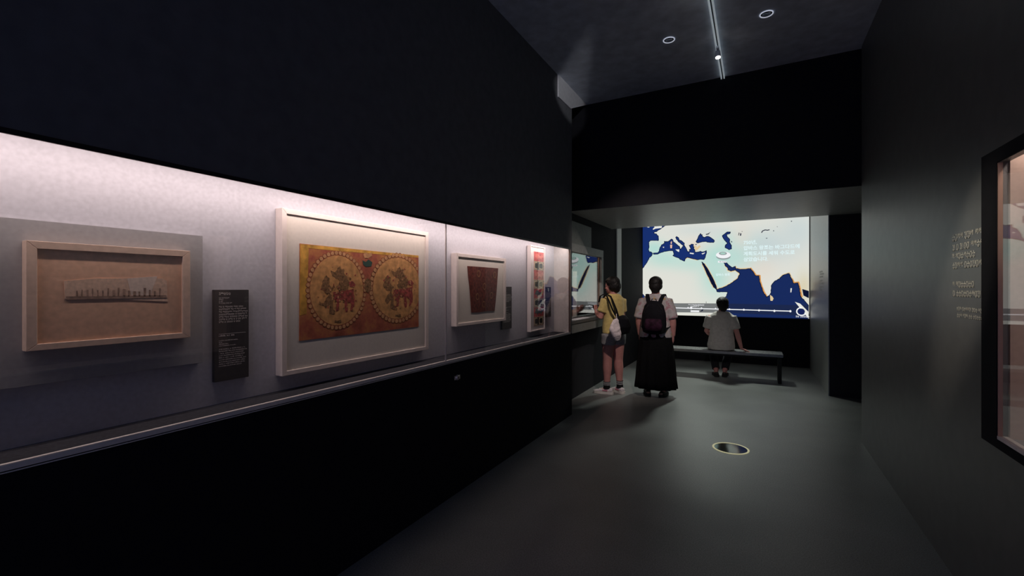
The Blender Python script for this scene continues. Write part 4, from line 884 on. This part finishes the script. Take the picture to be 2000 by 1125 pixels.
# ---- visitor with backpack and long black skirt
p2 = tag(empty('person', (-1.235, 6.46, 0), R(4)), 'standing visitor in patterned tee and long black skirt facing the map', 'person', 'museum visitors')
bm = NB(); torso(bm, [(z, rx * 1.10, ry * 1.12, cx_, cy_) for z, rx, ry, cx_, cy_ in TORSO])
tube(bm, [(0, -0.008, 1.36), (0, 0.0, 1.45), (0, 0.006, 1.475)], [0.060, 0.054, 0.054], 14)
Mh = head(bm, (0, 0.004, 1.432), R(0), R(-2), 1.0)
la = V((-0.105, -0.01, 0.085)); ra = V((0.095, -0.02, 0.085))
leg(bm, (-0.095, 0, 0.80), (-0.10, 0.01, 0.45), la); leg(bm, (0.095, 0, 0.80), (0.095, 0.01, 0.45), ra); foot(bm, la, R(12)); foot(bm, ra, R(-10))
arm(bm, (-0.165, -0.006, 1.33), (-0.228, -0.02, 1.06), (-0.222, 0.04, 0.84), (0.056, 0.046, 0.045, 0.029)); arm(bm, (0.165, -0.006, 1.33), (0.228, -0.02, 1.06), (0.228, 0.03, 0.84), (0.056, 0.046, 0.045, 0.029))
hand(bm, (-0.222, 0.04, 0.84), (0.02, 0.18, -1), (1, 0.1, 0), -1, 22); hand(bm, (0.228, 0.03, 0.84), (-0.02, 0.18, -1), (-1, 0.1, 0), 1, 22)
remeshed('body', bm, 0.006, M_SKIN, p2, 3); face_parts(Mh, p2)
hair(Mh, p2, [((0, -0.018, 0.142), (0.094, 0.104, 0.092)), ((0, -0.050, 0.095), (0.086, 0.070, 0.085)), ((0, -0.058, 0.045), (0.060, 0.045, 0.055)), ((0, 0.042, 0.178), (0.070, 0.048, 0.038)), ((-0.058, -0.01, 0.095), (0.034, 0.05, 0.05)), ((0.058, -0.01, 0.095), (0.034, 0.05, 0.05))], 0.006)
def pattern_mat():
    m = bpy.data.materials.new('floral_print_cotton'); m.use_nodes = True; nt = m.node_tree; b = nt.nodes['Principled BSDF']
    tc = nt.nodes.new('ShaderNodeTexCoord'); n = nt.nodes.new('ShaderNodeTexNoise'); n.inputs['Scale'].default_value = 16; n.inputs['Detail'].default_value = 3
    nt.links.new(tc.outputs['Object'], n.inputs['Vector'])
    r = nt.nodes.new('ShaderNodeValToRGB'); e = r.color_ramp.elements; e[0].position = 0.34; e[0].color = (0.42, 0.22, 0.26, 1); e[1].position = 0.62; e[1].color = (0.40, 0.37, 0.38, 1)
    k = e.new(0.46); k.color = (0.50, 0.46, 0.47, 1); k = e.new(0.70); k.color = (0.55, 0.36, 0.16, 1)
    nt.links.new(n.outputs['Fac'], r.inputs[0]); nt.links.new(r.outputs[0], b.inputs['Base Color']); b.inputs['Roughness'].default_value = 0.9
    return m
M_PAT = pattern_mat()
bm = NB(); torso(bm, [(0.82, 0.225, 0.155, 0, -0.012), (0.95, 0.205, 0.148, 0, -0.01), (1.07, 0.190, 0.138, 0, -0.004), (1.18, 0.188, 0.134, 0, 0), (1.28, 0.190, 0.128, 0, -0.002), (1.345, 0.182, 0.112, 0, -0.006), (1.395, 0.125, 0.088, 0, -0.008), (1.420, 0.076, 0.070, 0, -0.006)])
for sx in (-1, 1): tube(bm, [(sx * 0.155, -0.006, 1.335), (sx * 0.200, -0.014, 1.20), (sx * 0.228, -0.022, 1.08)], [0.070, 0.072, 0.072], 16, dome=0.12)
remeshed('t_shirt', bm, 0.010, M_PAT, p2, 4, 0.014, 10)
M_SKIRT = mat('black_skirt_cotton', (0.008, 0.008, 0.009), 0.95, noise=0.2, nscale=30, spec=0.1)
bm = NB(); rings_loft(bm, [(0.98, 0.185, 0.135, 0, -0.01), (0.86, 0.205, 0.150, 0, -0.01), (0.66, 0.235, 0.180, 0, -0.01), (0.42, 0.258, 0.205, 0, -0.01), (0.22, 0.272, 0.220, 0, -0.01), (0.115, 0.284, 0.228, 0, -0.01)], 88, 0.014, 13); link('skirt', bm, M_SKIRT, p2, True)
M_SHOE2 = mat('dark_shoe_leather', (0.03, 0.028, 0.028), 0.5); M_HEEL = mat('tan_heel_patch', (0.50, 0.30, 0.20), 0.7)
for a_, an, mm in ((la, 12, M_SHOE2), (ra, -10, M_SHOE2)):
    s = shoe(p2, a_, R(an), mm, M_BLEG, None, 0.075)
    bm = NB(); tube(bm, [(-0.020, -0.086, 0.050), (0, -0.090, 0.050), (0.020, -0.086, 0.050)], [(0.014, 0.008)] * 3, 10, (0, 0, 1)); bmesh.ops.transform(bm, matrix=Matrix.Translation((a_.x, a_.y, 0)) @ Matrix.Rotation(R(an), 4, 'Z'), verts=bm.verts[:]); link('heel_patch', bm, M_HEEL, s, True)
bp = tag(empty('backpack', Matrix.Translation(p2.location) @ Matrix.Rotation(R(4), 4, 'Z') @ V((0, -0.185, 0.88)), R(4)), 'black backpack worn by the visitor in the long skirt', 'backpack')
bm = NB(); tube(bm, [(0, 0, 0.02), (0, -0.012, 0.12), (0, -0.012, 0.26), (0, 0.004, 0.38), (0, 0.018, 0.43)], [(0.148, 0.075), (0.165, 0.090), (0.158, 0.085), (0.130, 0.066), (0.085, 0.040)], 24, (1, 0, 0), 0.35); remeshed('pack_body', bm, 0.009, M_BAG, bp, 3, 0.010, 10)
bm = NB(); tube(bm, [(0, -0.078, 0.05), (0, -0.086, 0.12), (0, -0.080, 0.20)], [(0.105, 0.030), (0.118, 0.036), (0.100, 0.028)], 20, (1, 0, 0), 0.3); link('front_pocket', bm, mat('plum_pocket_nylon', (0.032, 0.010, 0.024), 0.8, spec=0.15, noise=0.7, nscale=18), bp, True)
bm = NB(); tube(bm, [(-0.035, 0.0, 0.43), (-0.025, -0.01, 0.47), (0.025, -0.01, 0.47), (0.035, 0.0, 0.43)], [0.007] * 4, 8); link('top_loop', bm, M_BAG, bp, True)
for sx in (-1, 1):
    bm = NB(); tube(bm, [(sx * 0.065, 0.02, 0.40), (sx * 0.085, 0.068, 0.47), (sx * 0.105, 0.125, 0.528), (sx * 0.112, 0.200, 0.532), (sx * 0.118, 0.285, 0.478), (sx * 0.125, 0.318, 0.36), (sx * 0.165, 0.285, 0.20), (sx * 0.195, 0.18, 0.10), (sx * 0.14, 0.02, 0.06)], [(0.026, 0.006)] * 6 + [(0.018, 0.005)] * 3, 8, (1, 0, 0), 0.1); link('strap', bm, M_BAG, bp, True)
bm = NB()
tube(bm, [(-0.125, -0.052, 0.24), (-0.11, -0.062, 0.33), (-0.06, -0.052, 0.40), (0.06, -0.052, 0.40), (0.11, -0.062, 0.33), (0.125, -0.052, 0.24)], [0.004] * 6, 6); link('zip', bm, M_DARKMETAL, bp, True)

# ---- seated visitor on the bench
p3 = tag(empty('person', (-0.52, 8.30, 0), R(3)), 'seated visitor in grey tee leaning on the bench', 'person', 'museum visitors')
SH = 0.46 - 0.80 + 0.035
def sz(rings, k=1.0): return [(z + SH, rx, ry, cx_ + (z - 0.8) * 0.02, cy_ + (z - 0.8) * -0.03) for z, rx, ry, cx_, cy_ in rings]
bm = NB(); torso(bm, sz([(z, rx * 1.10, ry * 1.10, a, b) for z, rx, ry, a, b in TORSO]))
tube(bm, [(0.012, -0.025, 1.36 + SH), (0.016, -0.018, 1.45 + SH), (0.018, -0.012, 1.475 + SH)], [0.058, 0.052, 0.052], 14)
Mh = head(bm, (0.018, -0.010, 1.425 + SH), R(8), R(4), 0.99)
la = V((-0.075, 0.06, 0.095)); ra = V((0.055, 0.10, 0.095)); lk_ = V((-0.16, 0.46, 0.505)); rk_ = V((0.14, 0.46, 0.505))
leg(bm, (-0.09, 0.0, 0.545), lk_, la); leg(bm, (0.09, 0.0, 0.545), rk_, ra); foot(bm, la, R(10)); foot(bm, ra, R(-6))
arm(bm, (0.175, -0.03, 1.32 + SH), (0.240, -0.065, 1.06 + SH), (0.300, -0.105, 0.83 + SH)); arm(bm, (-0.170, -0.03, 1.32 + SH), (-0.225, 0.02, 1.07 + SH), (-0.13, 0.22, 0.96 + SH))
hand(bm, (0.300, -0.105, 0.83 + SH - 0.015), (0.75, 0.10, -0.28), (0.1, 0.0, -1), 1, 10, 9); hand(bm, (-0.13, 0.22, 0.96 + SH), (0.35, 0.85, -0.30), (0.1, -0.2, -1), -1, 25)
remeshed('body', bm, 0.006, M_SKIN, p3, 3); face_parts(Mh, p3)
hair(Mh, p3, [((0, -0.022, 0.145), (0.098, 0.108, 0.094)), ((0.006, -0.050, 0.095), (0.088, 0.074, 0.090)), ((0.010, -0.062, 0.040), (0.050, 0.045, 0.060)), ((0, 0.042, 0.180), (0.072, 0.048, 0.040))], 0.010)
M_GTEE = mat('pale_grey_cotton', (0.52, 0.49, 0.46), 0.9, noise=0.10, nscale=25, bump=0.3)
bm = NB(); torso(bm, sz([(0.775, 0.205, 0.155, 0, -0.015), (0.85, 0.215, 0.160, 0, -0.015), (0.95, 0.198, 0.145, 0, -0.008), (1.07, 0.182, 0.130, 0, -0.004), (1.18, 0.180, 0.128, 0, 0), (1.28, 0.188, 0.124, 0, -0.002), (1.345, 0.184, 0.110, 0, -0.006), (1.395, 0.125, 0.088, 0, -0.008), (1.420, 0.074, 0.070, 0, -0.006)]))
tube(bm, [(0.165, -0.028, 1.325 + SH), (0.205, -0.045, 1.20 + SH), (0.222, -0.055, 1.13 + SH)], [0.072, 0.075, 0.076], 16, dome=0.12); tube(bm, [(-0.160, -0.026, 1.325 + SH), (-0.198, 0.0, 1.20 + SH), (-0.212, 0.008, 1.13 + SH)], [0.072, 0.075, 0.076], 16, dome=0.12)
remeshed('t_shirt', bm, 0.010, M_GTEE, p3, 4, 0.014, 10)
M_PANT = mat('dark_trouser_cotton', (0.014, 0.014, 0.018), 0.9, noise=0.2, nscale=30)
bm = NB(); rings_loft(bm, [(0.463, 0.19, 0.15, 0, 0.0), (0.52, 0.200, 0.158, 0, 0), (0.60, 0.190, 0.145, 0, 0), (0.66, 0.180, 0.130, 0, 0)], 24)
for h_, k_, a_ in (((-0.09, 0.0, 0.56), lk_, la), ((0.09, 0.0, 0.56), rk_, ra)):
    h_ = V(h_); tube(bm, [h_, h_.lerp(k_, 0.5) + V((0, 0, 0.01)), k_ + V((0, 0.005, 0.0)), k_.lerp(a_, 0.15), k_.lerp(a_, 0.93)], [0.092, 0.085, 0.073, 0.074, 0.062], 16, dome=0.15)
remeshed('trousers', bm, 0.010, M_PANT, p3, 3, 0.010, 12)
shoe(p3, la, R(10), M_SHOE2, M_BLEG, None, 0.08); shoe(p3, ra, R(-6), M_SHOE2, M_BLEG, None, 0.08)

# ------------------------------------------------------------------ hang the sub-parts that were traced in world coordinates
bpy.context.view_layer.update()
for o, par in FIX + FIXP:
    o.parent = par; o.matrix_parent_inverse = par.matrix_world.inverted()
